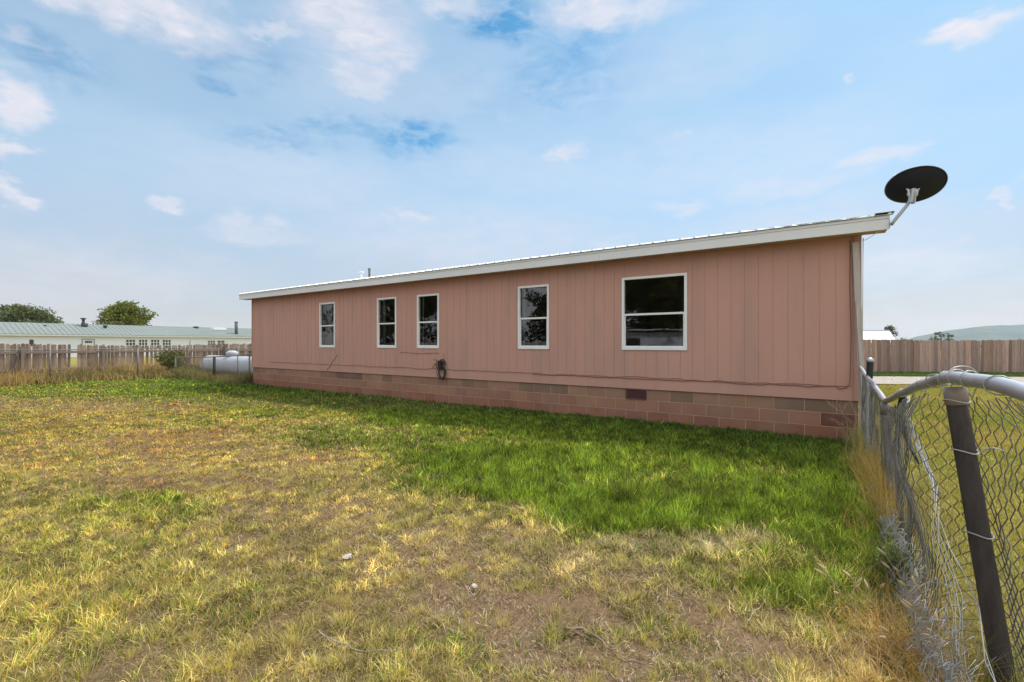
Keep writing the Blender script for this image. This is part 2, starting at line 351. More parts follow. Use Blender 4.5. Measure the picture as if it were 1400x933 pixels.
# dirt road beyond the side fence
def strip(name, pts_near, pts_far, z, mt, nseg=60, jitter=.25, kind='structure'):
    v = []; f = []
    for i in range(nseg+1):
        u = i/nseg; a = Vector(pts_near[0]).lerp(Vector(pts_near[1]), u); b = Vector(pts_far[0]).lerp(Vector(pts_far[1]), u)
        ja = (mnoise.noise(Vector((i*.4, z, 0))))*jitter; d = (b-a).normalized()
        for k in range(5):
            p = a.lerp(b, k/4); 
            if k == 0: p += d*ja
            if k == 4: p -= d*ja
            v.append((p.x, p.y, z))
    for i in range(nseg):
        for k in range(4): n = i*5+k; f.append((n, n+5, n+6, n+1))
    b = MB(); b.v = v; b.f = f; o = b.build(name, mt); tag(o, kind=kind); return o
M_road = mat('gravel', (.36, .31, .27), .95, .2, 3, .1, bump=.5, bscale=30, dirt=(.40, .29, .2), dirtscale=.7, dirtamt=.8)
pa, pb = P(1100, 470, 16.3), P(2300, 470, 14.6); pc, pd = P(1100, 470, 20.0), P(2300, 470, 18.0)
strip('dirt_road', [(pa.x, pa.y), (pb.x, pb.y)], [(pc.x, pc.y), (pd.x, pd.y)], .022, M_road) if False else strip('dirt_road', [(pa.x, pa.y, 0), (pb.x, pb.y, 0)], [(pc.x, pc.y, 0), (pd.x, pd.y, 0)], .022, M_road)

# distant hill
def hill():
    n1, n2 = 90, 14; v = []; f = []
    for i in range(n1):
        px = 1225+i*9.5; 
        h = np.interp(px, [1225,1250,1290,1330,1365,1400,1500,1700,2000,2080], [0,9,17,22.5,25,25.5,25,19,8,0])
        for j in range(n2):
            u = j/(n2-1); t = 2300+u*900
            z = h/FPX*2750*math.sin(math.pi*u)*(1+.05*mnoise.noise(Vector((i*.3, j*.7, 0))))
            p = P(px, 470, t); v.append((p.x, p.y, max(z, 0)-.5+ (1.45 if 0<u<1 else 0)))
    for i in range(n1-1):
        for j in range(n2-1): k = i*n2+j; f.append((k, k+n2, k+n2+1, k+1))
    b = MB(); b.v = v; b.f = f
    o = b.build('hill', mat('hill_scrub', (.06, .09, .075), .95, .5, .012, .1, detail=9), smooth=True); tag(o, kind='structure')
hill()

# ------------------------------------------------------------------ the pink mobile home
X0, X1, YF, YB = -16.84, .50, 8.31, 16.6
ZS, ZT = .61, 3.05
home = empty('mobile_home', (X0+8.6, YF, 0), 'long single-storey home with dusty pink grooved siding, white windows and a red block base', 'house')
WZ0, WZ1 = 1.33, 2.69
WIN = [(437.3, 458.3), (516.1, 542.2), (570.7, 600.5), (708.6, 751.0), (850.4, 939.4)]
wins = [(onY(a, YF)[0], onY(b, YF)[0]) for a, b in WIN]
def wall_cells(horiz0, horiz1, z0, z1, holes, place, inward, name, mt, groove=.203, gw=.008, gd=.0045, band=.2, phase=0.0):
    """grooved panel wall; place(u,z,d) gives the point d behind the outer face"""
    us = [horiz0, horiz1]; k = math.ceil((horiz0-phase)/groove)
    gr = []
    while phase+k*groove < horiz1-.03:
        u = phase+k*groove
        if u > horiz0+.03: gr.append((u-gw/2, u+gw/2))
        k += 1
    for a, b in gr: us += [a, b]
    for h in holes: us += [h[0], h[1]]
    us = sorted(set(round(u, 4) for u in us)); zs = sorted(set([z0, z0+band, z1]+[h[2] for h in holes]+[h[3] for h in holes]))
    dep = {}
    b = MB()
    for i in range(len(us)-1):
        um = (us[i]+us[i+1])/2
        for j in range(len(zs)-1):
            zm = (zs[j]+zs[j+1])/2
            if any(h[0] < um < h[1] and h[2] < zm < h[3] for h in holes): dep[i, j] = None; continue
            ing = any(a < um < c for a, c in gr) and zm > z0+band
            dep[i, j] = gd if ing else 0.0
            if ing and round((um-horiz1)/groove) % 6 == 0: dep[i, j] = gd*1.3
            d = dep[i, j]
            b.quad(place(us[i], zs[j], d), place(us[i+1], zs[j], d), place(us[i+1], zs[j+1], d), place(us[i], zs[j+1], d))
    for i in range(1, len(us)-1):
        for j in range(len(zs)-1):
            d0, d1 = dep[i-1, j], dep[i, j]
            if d0 is not None and d1 is not None and d0 != d1:
                b.quad(place(us[i], zs[j], d0), place(us[i], zs[j], d1), place(us[i], zs[j+1], d1), place(us[i], zs[j+1], d0))
    for h in holes:                                     # reveals
        q = [(h[0], h[2]), (h[1], h[2]), (h[1], h[3]), (h[0], h[3])]
        for i in range(4):
            a, c = q[i], q[(i+1) % 4]; b.quad(place(a[0], a[1], 0), place(c[0], c[1], 0), place(c[0], c[1], .12), place(a[0], a[1], .12))
    # inner face
    for i in range(len(us)-1):
        for j in range(len(zs)-1):
            if dep[i, j] is not None:
                b.quad(place(us[i], zs[j], .12), place(us[i], zs[j+1], .12), place(us[i+1], zs[j+1], .12), place(us[i+1], zs[j], .12))
    return b.build(name, mt, home)
wall_cells(X0, X1, ZS, ZT, [(a, b, WZ0, WZ1) for a, b in wins], lambda u, z, d: (u, YF+d, z), 1, 'wall', M_siding, phase=X1-.09)
back_w = [(-12.2, -11.6), (-10.6, -9.3), (-6.4, -5.4), (-3.2, -2.2)]
wall_cells(X0, X1, ZS, ZT, [(a, b, 1.2, 2.6) for a, b in back_w], lambda u, z, d: (u, YB-d, z), -1, 'wall', M_siding)
wall_cells(YF, YB, ZS, ZT, [], lambda u, z, d: (X1-d, u, z), -1, 'wall', M_siding)
wall_cells(YF, YB, ZS, ZT, [], lambda u, z, d: (X0+d, u, z), -1, 'wall', M_siding)
# corner trims and a thin shadow bead at the foot of the siding
b = MB(); b.box(X1-.075, X1+.012, YF-.016, YF+.0, ZS+.003, ZT-.01); b.build('corner_trim', M_siding, home, bevel=.002)
b = MB(); b.box(X0-.012, X0+.06, YF-.014, YF+.0, ZS+.003, ZT-.01)
b.build('corner_trim', M_siding, home, bevel=.002)
# interior
b = MB(); b.box(X0+.15, X1-.15, YF+.15, YB-.15, ZS-.02, ZS+.05); b.box(X0+.15, X1-.15, YF+.15, YB-.15, ZT-.04, ZT-.005)
for px in (480, 556, 650, 800, 1010):
    x = onY(px, YF)[0]; b.box(x-.05, x+.05, YF+.13, 12.2, ZS+.05, ZT-.04)
b.box(X0+.15, -12.9, 12.2, 12.3, ZS+.05, ZT-.04); b.box(-9.1, X1-.15, 12.2, 12.3, ZS+.05, ZT-.04)
b.build('interior_partition', M_inside, home)
b = MB()                                                   # an inner door frame and cupboard seen in the big window
b.box(-3.9, -3.0, 12.13, 12.19, .66, 2.6); b.build('interior_door', mat('interior_door_wood', (.30, .2, .1), .6), home)
# foundation of blocks
def foundation():
    bk = MB(); cols = []; bm_ = .203; n = math.ceil((X1-X0)/.406)+1; mo = .010; r = random.Random(3)
    yb = YF+.03
    vent = (onY(858, yb)[0], onY(887, yb)[0])
    kx = None
    for row in range(3):
        z0 = row*bm_+.0; z1 = z0+bm_
        off = .0 if row % 2 == 0 else .203
        x = X1-.02
        # joints measured from the corner: full block bonds
        edges = [X1-.02]; x = X1-.02-(.26 if row % 2 == 0 else .463)
        while x > X0+.05: edges.append(x); x -= .406
        edges.append(X0+.02)
        for e in range(len(edges)-1):
            a, c = edges[e+1], edges[e]
            if c-a < .03: continue
            if row == 2 and abs((a+c)/2-(vent[0]+vent[1])/2) < .2: 
                globals()['VENT'] = (a+mo/2, c-mo/2, z0+mo/2, z1-.01); continue
            s = len(bk.v); bk.box(a+mo/2, c-mo/2, yb, yb+.05, z0+mo/2-(.14 if row == 0 else 0), z1-mo/2)
            t = 1+r.uniform(-.13, .10); tone = (t, t*r.uniform(.93, 1.03), t*r.uniform(.9, 1.05))
            if row == 0: tone = (tone[0]*.86, tone[1]*.76, tone[2]*.74)
            if row == 2 and (e < 3 or r.random() < .12): tone = (.70, .78, .80)
            if row == 2 and 28 <= e <= 30: tone = (.6, .62, .7)
            if row == 1 and e == 0: tone = (.5, .42, .45)
            if row == 2: tone = (tone[0]*.95, tone[1]*1.04, tone[2]*1.04)
            cols += [tone]*8
    cm = np.array(cols); bk.build('foundation_blocks', M_block, home, bevel=.004, colors=cm)
    m = MB(); m.box(X0+.022, X1-.022, yb+.006, yb+.19, -.15, ZS-.004)
    m.box(X1-.2, X1-.021, yb+.19, YB-.03, -.15, ZS-.004); m.box(X0+.021, X0+.2, yb+.19, YB-.03, -.15, ZS-.004); m.box(X0+.2, X1-.2, YB-.2, YB-.03, -.15, ZS-.004)
    m.build('foundation_mortar', M_mortar, home)
    a, c, z0, z1 = VENT
    yb = yb-.022; v = MB(); mv = mat('vent_metal', (.11, .045, .045), .6, .15, 8)
    v.box(a, c, yb+.002, yb+.012, z0, z0+.02); v.box(a, c, yb+.002, yb+.012, z1-.02, z1); v.box(a, a+.02, yb+.002, yb+.012, z0+.02, z1-.02); v.box(c-.02, c, yb+.002, yb+.012, z0+.02, z1-.02)
    f = v.build('vent', mv, home)
    s = MB()
    for k in range(7): s.bar((a+.02, yb+.016, z0+.03+k*.021), (c-.02, yb+.016, z0+.03+k*.021), .012, .003)
    s.box(a+.02, c-.02, yb+.0245, yb+.03, z0+.02, z1-.02)
    lo = s.build('louvre', mv, None); lo.parent = f; lo.matrix_parent_inverse.identity()
    lo.data.transform(__import__('mathutils').Matrix.Translation(-home.location))
foundation()
# windows
def window(x0, x1, y, z0, z1, sgn=-1, inner=True, name='window'):
    fw = .045; f = MB(); yo = y+sgn*.022; yi = y-sgn*.03
    ya, yb = sorted((yo, yi))
    f.box(x0, x0+fw, ya, yb, z0, z1); f.box(x1-fw, x1, ya, yb, z0, z1); f.box(x0+fw, x1-fw, ya, yb, z0, z0+fw+.012); f.box(x0+fw, x1-fw, ya, yb, z1-fw, z1)
    fr = f.build(name, M_trim, home, bevel=.003)
    zm = (z0+z1)/2-.02; sash = MB(); ys0, ys1 = sorted((y+sgn*.006, y-sgn*.04))
    sash.box(x0+fw, x1-fw, ys0-.004, ys1, zm-.018, zm+.018)
    sash.box(x0+fw, x0+fw+.022, ys0+.004, ys1, z0+fw+.012, zm-.018); sash.box(x1-fw-.022, x1-fw, ys0+.004, ys1, z0+fw+.012, zm-.018); sash.box(x0+fw+.022, x1-fw-.022, ys0+.004, ys1, z0+fw+.012, z0+fw+.032)
    so = sash.build('sash', M_trim, None, bevel=.002)
    g = MB(); yg = y-sgn*.018
    g.quad((x0+fw+.022, yg, z0+fw+.032), (x1-fw-.022, yg, z0+fw+.032), (x1-fw-.022, yg, zm-.018), (x0+fw+.022, yg, zm-.018))
    yg2 = y-sgn*.03
    g.quad((x0+fw, yg2, zm+.018), (x1-fw, yg2, zm+.018), (x1-fw, yg2, z1-fw), (x0+fw, yg2, z1-fw))
    go = g.build('pane', M_glass, None)
    for o in (so, go):
        o.parent = fr; o.data.transform(__import__('mathutils').Matrix.Translation(-home.location))
    return fr
for a, b_ in wins: window(a, b_, YF, WZ0, WZ1)
for a, b_ in back_w: window(a, b_, YB, 1.2, 2.6, sgn=1)
# blinds drawn aside behind two panes
for (x0, x1) in ((wins[0][0]+.05, wins[0][0]+.42), (wins[1][0]+.05, wins[1][0]+.16), (wins[2][0]+.05, wins[2][0]+.13), (wins[3][0]+.05, wins[3][0]+.11)):
    k = max(1, int((x1-x0)/.05))
    b = MB()
    for i in range(k): b.box(x0+i*.05, x0+i*.05+.042, YF+.14+(i % 2)*.01, YF+.15+(i % 2)*.01, WZ0, WZ1)
    b.build('blind', M_curtain, home)
# roof
EO, OX = .30, .30
ye, yr, yb2 = YF-EO-.035, (YF+YB)/2, YB+EO+.035; ze, zr = 3.207, 4.16
def roof():
    b = MB(); prof = []; x = X0-OX-.02; xe = X1+OX+.03; per = .229
    while x < xe:
        for dx, dz in ((0, 0), (.07, 0), (.085, .022), (.105, .022), (.12, 0)):
            if x+dx < xe: prof.append((x+dx, dz))
        x += per
    prof.append((xe, 0))
    for i in range(len(prof)-1):
        (xa, za), (xb, zb) = prof[i], prof[i+1]
        b.quad((xa, ye, ze+za), (xb, ye, ze+zb), (xb, yr, zr+zb), (xa, yr, zr+za))
        b.quad((xa, yr, zr+za), (xb, yr, zr+zb), (xb, yb2, ze+zb), (xa, yb2, ze+za))
        b.quad((xa, ye, ze-.004), (xa, ye, ze+za), (xb, ye, ze+zb), (xb, ye, ze-.004))
        b.quad((xb, ye, ze-.005), (xa, ye, ze-.005), (xa, yr, zr-.005), (xb, yr, zr-.005))
    b.build('roof', M_roof, home)
    b = MB(); b.bar((X0-OX-.03, yr, zr+.028), (xe+.01, yr, zr+.028), .32, .012); b.build('ridge_cap', M_roof, home)
    # eave and rake fascia, soffits, gable triangles
    f = MB(); yf = YF-EO
    joints = [X0-OX, onY(820, yf)[0], X1+OX]
    for i in range(2):
        f.box(joints[i]+.0015, joints[i+1]-.0015, yf, yf+.02, 3.01, 3.155); f.box(joints[i]+.0015, joints[i+1]-.0015, yf-.008, yf+.02, 3.157, 3.200)
    f.box(X0-OX, X1+OX, YB+EO-.02, YB+EO, 3.01, 3.2)
    for xx in (X0-OX, X1+OX-.02):
        for (y0, y1, za, zb) in ((yf+.021, yr, 3.2, zr-.012), (yr, YB+EO-.021, zr-.012, 3.2)):
            n = len(f.v); f.v += [(xx, y0, za-.19), (xx+.02, y0, za-.19), (xx+.02, y1, zb-.19), (xx, y1, zb-.19), (xx, y0, za-.001), (xx+.02, y0, za-.001), (xx+.02, y1, zb-.001), (xx, y1, zb-.001)]
            f.f += [tuple(n+i for i in q) for q in ((0,3,2,1),(4,5,6,7),(0,1,5,4),(1,2,6,5),(2,3,7,6),(3,0,4,7))]
    f.build('fascia', M_fascia, home, bevel=.002)
    s = MB(); s.box(X0-OX+.021, X1+OX-.021, yf+.021, YF-.001, 3.02, 3.03); s.box(X0-OX+.021, X1+OX-.021, YB+.001, YB+EO-.021, 3.02, 3.03)
    s.box(X0+.001, X1-.001, YF+.003, YB-.003, ZT+.002, ZT+.02)
    s.build('soffit', mat('soffit_paint', (.45, .3, .25), .8), home)
    for xx in (X0+.005, X1-.005):
        g = MB(); n = 0; g.v += [(xx, YF, ZT-.0), (xx, YB, ZT-.0), (xx, YB, 3.2), (xx, yr, zr-.02), (xx, YF, 3.2)]; g.f.append((n, n+1, n+2, n+3, n+4))
        g.build('gable', M_siding, home)
    d = MB(); d.box(X1+OX-.16, X1+OX+.045, ye-.012, ye+.18, ze+.024, ze+.03);
    d.build('roof_edge_cap', mat('dark_flashing', (.12, .12, .12), .6), home)
    v = MB(); xx, t = onY(505, 9.3); v.tube([(xx, 9.3, 3.4), (xx, 9.3, 3.79)], .035, 10); v.tube([(xx, 9.3, 3.76), (xx, 9.3, 3.80)], .045, 10); v.build('vent_pipe', mat('pipe_grey', (.12, .12, .12), .6), home, True)
    v = MB(); xx, t = onY(494, 9.6); v.tube([(xx, 9.6, 3.5), (xx, 9.6, 3.78)], .03, 10); v.tube([(xx, 9.6, 3.78), (xx, 9.6, 3.80)], .09, 10); v.build('vent_pipe', M_roof, home, True)
roof()
# cables stapled on the siding
def wob(x, amp, seed): return amp*mnoise.noise(Vector((x*1.6, seed, 0)))+amp*.4*mnoise.noise(Vector((x*6, seed, 3)))
def cable():
    b = MB(); yy = YF-.012
    x = X1-.12; pts = [(x, yy, 2.97), (x-.005, yy, 2.3), (x+.01, yy, 1.6), (x, yy, .95), (x-.01, yy, .86), (x-.05, yy, .80), (x-.13, yy, .775)]
    while x > -5: x -= .12; pts.append((x-.05, yy, .80+wob(x, .035, 1)))
    b.tube(pts, .006, 5)
    pts = []; x = X1-.11
    while x > X0+1.2: pts.append((x, yy-.003, .82+wob(x, .05, 4)*(1 if x > -9 else .7))); x -= .11
    b.tube(pts, .0055, 5)
    pts = [(x1_, yy, 1.21+wob(x1_, .03, 9)) for x1_ in np.arange(onY(547, YF)[0], onY(603, YF)[0], .1)]; b.tube(pts, .005, 5)
    xa = onY(607, YF)[0]; b.tube([(xa, yy, 1.2), (xa+.01, yy, 1.05), (xa, yy, .93)], .006, 5)
    xa = onY(447, YF)[0]; xb = onY(462, YF)[0]; b.tube([(xa, yy, .65), (xa+.2, yy, .78), ((xa+xb)/2, yy, .9), (xb, yy, 1.12)], .006, 5)
    b.build('cable', M_cable, home, True)
    # stain mark
cable()
# coil of cable hung on the wall
cx = onY(605, YF)[0]; ck = empty('cable_coil', (cx, YF-.05, .88), 'dark tangled coil of cable hanging on the lower pink siding', 'cable coil')
b = MB()
for k in range(9):
    r0 = random.uniform(.05, .13); c0 = Vector((cx+random.uniform(-.05, .05), YF-.035-random.random()*.05, .93+random.uniform(-.02, .05))); tl = random.uniform(-.5, .5); sq = random.uniform(.6, 1.1)
    pts = [c0+Vector((math.cos(a)*r0*sq, math.sin(a)*.015, math.sin(a+tl)*r0)) for a in np.linspace(0, 6.6, 26)]
    b.tube(pts, .0075, 5)
b.build('upper_loops', M_dark, ck, True)
b = MB()
for k in range(5):
    r0 = random.uniform(.10, .16); c0 = Vector((cx+random.uniform(-.03, .06), YF-.04-random.random()*.04, .72)); 
    pts = [c0+Vector((math.cos(a)*r0*.75, math.sin(a*2)*.012, math.sin(a)*r0)) for a in np.linspace(0, 6.4, 26)]
    b.tube(pts, .0065, 5)
for k in range(6):
    s0 = Vector((cx, YF-.04, .93)); e0 = s0+Vector((random.uniform(-.3, .25), random.uniform(-.05, 0), random.uniform(-.15, .2))); md = (s0+e0)/2+Vector((0, -.03, .06))
    b.tube([s0, md, e0], .006, 5)
b.build('lower_loops', M_dark, ck, True)

# leaning boards at the corner
lb = empty('leaning_board', (.53, 8.15, 0), 'thin weathered grey board leaning against the right corner of the pink wall', 'board')
b = MB(); b.bar((.44, 8.255, 2.92), (.535, 8.19, .0), .078, .022, (0, 1, 0)); b.build('board', M_greywood, lb, bevel=.002)
b = MB(); b.bar((.455, 8.215, 2.05), (.56, 8.14, .0), .04, .02, (0, 1, 0)); b.build('lath', M_greywood, lb, bevel=.002)
# dangling wire at the eave end
b = MB(); b.tube([(.52, 8.3, 2.95), (.55, 8.22, 2.93), (.62, 8.12, 2.96), (.68, 8.06, 3.0), (.76, 8.05, 3.02)], .004, 5); b.tube([(.53, 8.3, 2.98), (.525, 8.295, 2.2), (.52, 8.295, 1.2)], .006, 5)
b.build('antenna_wire', mat('white_wire', (.7, .7, .7), .5), home, True)

# ------------------------------------------------------------------ satellite dish
def dish():
    c = P(1252, 253, 6.1)
    d = empty('satellite_dish', (.82, 8.06, 3.08), 'dark oval satellite dish on a bent grey arm at the roof end', 'satellite dish')
    fw = Vector((-SY_, CY_, 0)); rt = Vector((CY_, SY_, 0)); up = Vector((0, 0, 1))
    n = (fw*.80+up*.62+rt*.12).normalized()                 # boresight, away from us and up
    ax = (rt*1.0+up*.13).cross(n).normalized(); u = n.cross(ax).normalized(); 
    if u.dot(rt) < 0: u = -u
    w = n.cross(u).normalized()
    b = MB(); K = 56; Rn = 10; A, B_ = .36, .245; dp = .06
    for side, offs in ((0, 0.0), (1, .006)):
        for i in range(Rn+1):
            q = i/Rn
            for k in range(K):
                t = 2*math.pi*k/K; b.v.append(tuple(c+u*(A*q*math.cos(t))+w*(B_*q*math.sin(t))+n*(dp*(q*q-1)*1.0+offs)))
    for s in range(2):
        o = s*(Rn+1)*K
        for i in range(Rn):
            for k in range(K):
                q = (o+i*K+k, o+i*K+(k+1) % K, o+(i+1)*K+(k+1) % K, o+(i+1)*K+k); b.f.append(q if s else q[::-1])
    o = (Rn+1)*K
    for k in range(K): b.f.append((Rn*K+k, Rn*K+(k+1) % K, o+Rn*K+(k+1) % K, o+Rn*K+k))
    b.build('reflector', M_dish, d, True)
    b = MB(); pts = [c+u*(A*1.005*math.cos(t))+w*(B_*1.005*math.sin(t))+n*.003 for t in np.linspace(0, 2*math.pi, 57)]
    b.tube(pts, .006, 6, False); b.build('rim', mat('rim_grey', (.16, .16, .18), .5), d, True)
    back = c-n*(dp+.0); br = P(1247, 266, 6.04)
    b = MB()
    b.tube([P(1218, 308, 6.16), P(1222, 303, 6.14), P(1240, 281, 6.06), P(1244.5, 274, 6.04), P(1246, 264, 6.02)], .021, 12)
    b.build('mast', M_galv, d, True)
    b = MB(); b.bar(P(1246, 277, 6.0), P(1247.5, 259, 5.98), .055, .045, tuple(-fw)); b.bar(P(1248.5, 279, 5.99), P(1250, 262, 5.98), .012, .06, tuple(-fw))
    b.build('clamp', M_galv, d, bevel=.003)
    b = MB(); pc = P(1248, 264, 6.03)
    b.tube([P(1247.5, 265, 6.0), back+(P(1247.5, 262, 6.03)-c)*.75], .03, 12)
    b.tube([pc-n*.012, pc+n*.02], .06, 24); b.build('mounting_plate', M_galv, d, bevel=.002)
    for dx in (-1, 1):
        b = MB(); b.bar(P(1248+dx*5, 268, 5.98), P(1248+dx*6.5, 259, 5.99), .02, .02); b.bar(P(1248+dx*5, 260.5, 5.98), P(1248+dx*9, 258.5, 6.0), .014, .014); b.build('bracket', M_galv, d, bevel=.002)
    # feed arm and receiver on the far side of the reflector
    b = MB(); p0 = c-w*0+n*0-up*.30; e = c+n*.48-up*.05
    b.tube([c-n*.04-w*0-up*.08, c+n*.2-up*.06, e], .012, 8); b.build('feed_arm', M_galv, d, True)
    b = MB(); b.tube([e, e-n*.10+up*.05], [.04, .028], 12); b.build('receiver', M_trim, d, True)
    b = MB(); b.box(.795, .803, 8.0, 8.12, 3.03, 3.14); b.build('foot_plate', M_galv, d)
    b = MB(); b.box(.78, .80, 8.011, 8.03, 3.04, 3.1)
dish()

# ------------------------------------------------------------------ chain-link
def chain_mesh(S0, S1, p, step, hf, mapf, rad, name, mt, parent, k=4, keep=None):
    """interlocked zigzag wires; mapf(s,h) -> point"""
    ncol = int((S1-S0)/p); V = []; F = []
    kk = np.arange(k)*2*np.pi/k
    base = 0
    for i in range(ncol):
        rows = int(hf(S0+i*p)/step)
        pts = []
        for j in range(rows+1):
            col = i+((j+i) % 2); pts.append(mapf(S0+col*p, j*step, (1 if (j+i) % 2 else -1)))
        pts = np.array(pts)
        if len(pts) < 3: continue
        T = np.gradient(pts, axis=0); T /= np.linalg.norm(T, axis=1)[:, None]+1e-9
        ref = np.array([1., 0, 0]); U = np.cross(T, ref); U /= np.linalg.norm(U, axis=1)[:, None]+1e-9; W = np.cross(T, U)
        ring = pts[:, None, :]+rad*(U[:, None, :]*np.cos(kk)[None, :, None]+W[:, None, :]*np.sin(kk)[None, :, None])
        n = len(pts); V.append(ring.reshape(-1, 3)); id_ = base+np.arange(n*k).reshape(n, k)
        F.append(np.stack([id_[:-1], np.roll(id_[:-1], -1, 1), np.roll(id_[1:], -1, 1), id_[1:]], -1).reshape(-1, 4)); base += n*k
    V = np.concatenate(V); F = np.concatenate(F)
    o = mesh_np(name, V, F, None, mt, parent=None); 
    if parent is not None: o.parent = parent; o.data.transform(__import__('mathutils').Matrix.Translation(-parent.location))
    return o
cf = empty('chain_link_fence', (FX, 5, 0), 'sagging chain-link fence with bent pipe rail running from the foreground to the house corner', 'fence')
RAIL = [(-.9, .52, 1.29), (.6, .52, 1.30), (1.6, .53, 1.30), (2.1, .535, 1.296), (2.45, .525, 1.306), (2.80, .512, 1.30), (3.05, .505, 1.275), (3.35, .50, 1.237), (4.1, .49, 1.12), (4.7, .49, 1.02), (5.15, .495, .945), (5.35, .50, .93), (5.6, .505, .935), (6.3, .50, .99), (7.1, .495, 1.03), (7.8, .49, 1.085), (8.15, .48, 1.12)]
ry = np.array([r[0] for r in RAIL]); rx = np.array([r[1] for r in RAIL]); rz = np.array([r[2] for r in RAIL])
b = MB(); pts = []
for y in np.arange(-.9, 8.16, .07): pts.append((np.interp(y, ry, rx), y, np.interp(y, ry, rz)+.004*math.sin(y*9)))
arr = np.array(pts)
for _ in range(3): arr[1:-1] = (arr[:-2]+arr[1:-1]*2+arr[2:])/4
b.tube([tuple(q) for q in arr], [.028 if q[1] < 4 else .024 for q in arr], 14); b.build('rail', M_rail, cf, True)
def rail_at(y): return np.interp(y, ry, rx), np.interp(y, ry, rz)
def post(p0, p1, r, mt, name='post', cap=True):
    b = MB(); p0 = Vector(p0); p1 = Vector(p1)
    pts = [p0.lerp(p1, k/10)+Vector((mnoise.noise(Vector((k*.5, r, 1)))*.006, 0, 0)) for k in range(11)]
    b.tube(pts, r, 16); o = b.build(name, mt, cf, True)
    return o
post((.66, 2.72, -.1), (.515, 2.85, 1.215), .038, M_post)
b = MB(); b.tube([(.521, 2.845, 1.17), (.513, 2.852, 1.252)], .0415, 18); b.build('post_cap', mat('cap_brown', (.24, .19, .15), .7, .2, 12), cf, True)
post((.545, 5.25, -.1), (.505, 5.36, .87), .033, M_postbrown)
b = MB(); b.tube([(.506, 5.355, .80), (.505, 5.36, .905)], .038, 16); b.build('post_cap', M_postbrown, cf, True)
post((.50, 7.14, -.1), (.515, 7.14, 1.02), .034, M_galv)
post((.52, 7.16, 1.02), (.525, 7.16, 1.225), .034, M_blk)
b = MB(); b.tube([(.525, 7.16, 1.22), (.525, 7.16, 1.25), (.525, 7.16, 1.275)], [.042, .045, .02], 14); b.build('post_cap', M_galv, cf, True)
post((.51, .15, -.1), (.52, .15, 1.29), .033, M_galv)
# tie wires
for y in (1.0, 1.35, 1.72, 1.95, 2.3, 2.62, 2.80, 2.98, 3.2, 3.55, 4.2, 6.2):
    x, z = rail_at(y); r = .0345 if y < 4 else .029; tl = random.uniform(-.04, .04); b = MB()
    b.tube([(x+math.cos(a)*r, y+tl*math.cos(a)+random.uniform(-.002, .002), z+math.sin(a)*r) for a in np.linspace(0, 2*math.pi, 15)]+[(x+.01, y+tl, z-.08)], .0028, 5)
    b.build('tie_wire', M_wirelight, cf, True)
for z, w in ((1.19, 0), (.97, 1), (.62, 0)):
    q = (z+.1)/1.315; c = Vector((.66, 2.72, 0)).lerp(Vector((.515, 2.85, 0)), q); b = MB()
    b.tube([(c.x+math.cos(a)*.045, c.y+math.sin(a)*.045, z+.006*math.sin(a*2)) for a in np.linspace(0, 2*math.pi, 17)]+([(c.x+.08, c.y-.03, z+.03), (c.x+.12, c.y-.05, z+.02)] if w else []), .0032, 5)
    b.build('tie_wire', M_wirelight, cf, True)
b = MB(); b.tube([(.54+.05*math.cos(a), 2.86+.03*math.cos(a), 1.315+.032*math.sin(a)) for a in np.linspace(-.3, 3.5, 12)], .003, 5); b.build('tie_wire', M_wirelight, cf, True)
SM = .036
BELLY = np.array([(-.6, .53), (.6, .57), (1.5, .66), (2.0, .77), (2.35, .745), (2.6, .695), (2.85, .63), (3.02, .55), (3.12, .45), (3.24, .38), (3.6, .39), (4.4, .455), (5.3, .49), (8.1, .49)])
bl = np.concatenate([[0], np.cumsum(np.linalg.norm(np.diff(BELLY, axis=0), axis=1))]); BL = bl[-1]
sg_ = np.linspace(0, BL, 400); bY = np.interp(sg_, bl, BELLY[:, 0]); bX = np.interp(sg_, bl, BELLY[:, 1])
for _ in range(5): bX[1:-1] = (bX[:-2]+bX[1:-1]*2+bX[2:])/4; bY[1:-1] = (bY[:-2]+bY[1:-1]*2+bY[2:])/4
def fence_map(s, h, sg):
    u = s; by = np.interp(u, sg_, bY); bx = np.interp(u, sg_, bX)
    x, z = rail_at(by); H = 1.24; q = min(h/H, 1.0)
    slump = math.exp(-((by-3.3)/1.1)**2)
    top = z-.045-.035*(.5+.5*math.sin(by*23))*(.4+.8*slump); bot = .02+.04*mnoise.noise(Vector((by*2, 0, 0)))
    zz = bot+(top-bot)*(q**(1+.15*slump))
    wgt = min(1, (1-q)/.10*.5+.5)
    if by > 2.85: wgt *= min(1, max(0, (q-.30)/.35))
    else: wgt *= min(1, .75+q)
    xx = x+(bx-x)*wgt
    n1 = mnoise.noise(Vector((by*3.1, h*3.1, 5))); n2 = mnoise.noise(Vector((by*7, h*7, 8))); n3 = mnoise.noise(Vector((by*6.4, h*6.1, 15)))
    xx += .035*n1*math.sin(math.pi*q)+.010*n2+sg*.004-.08*slump*(1-q)**3
    yy = by+.03*n3+.03*mnoise.noise(Vector((by*2.1, h*2.3, 25)))
    zz += .014*n2+.02*n1*math.sin(math.pi*q)
    pw_ = math.exp(-((by-2.78)/.16)**2); pxp = .66-.145*min(1, max(0, (zz+.1)/1.315))+.05; xx = xx+max(0, pxp-xx)*min(1, pw_*1.6)
    return (xx+.02, yy, zz)
def hf(s): return 1.24
chain_mesh(0, BL, SM*1.08, SM*1.0, hf, fence_map, .0026, 'mesh', M_wire, cf, 5)
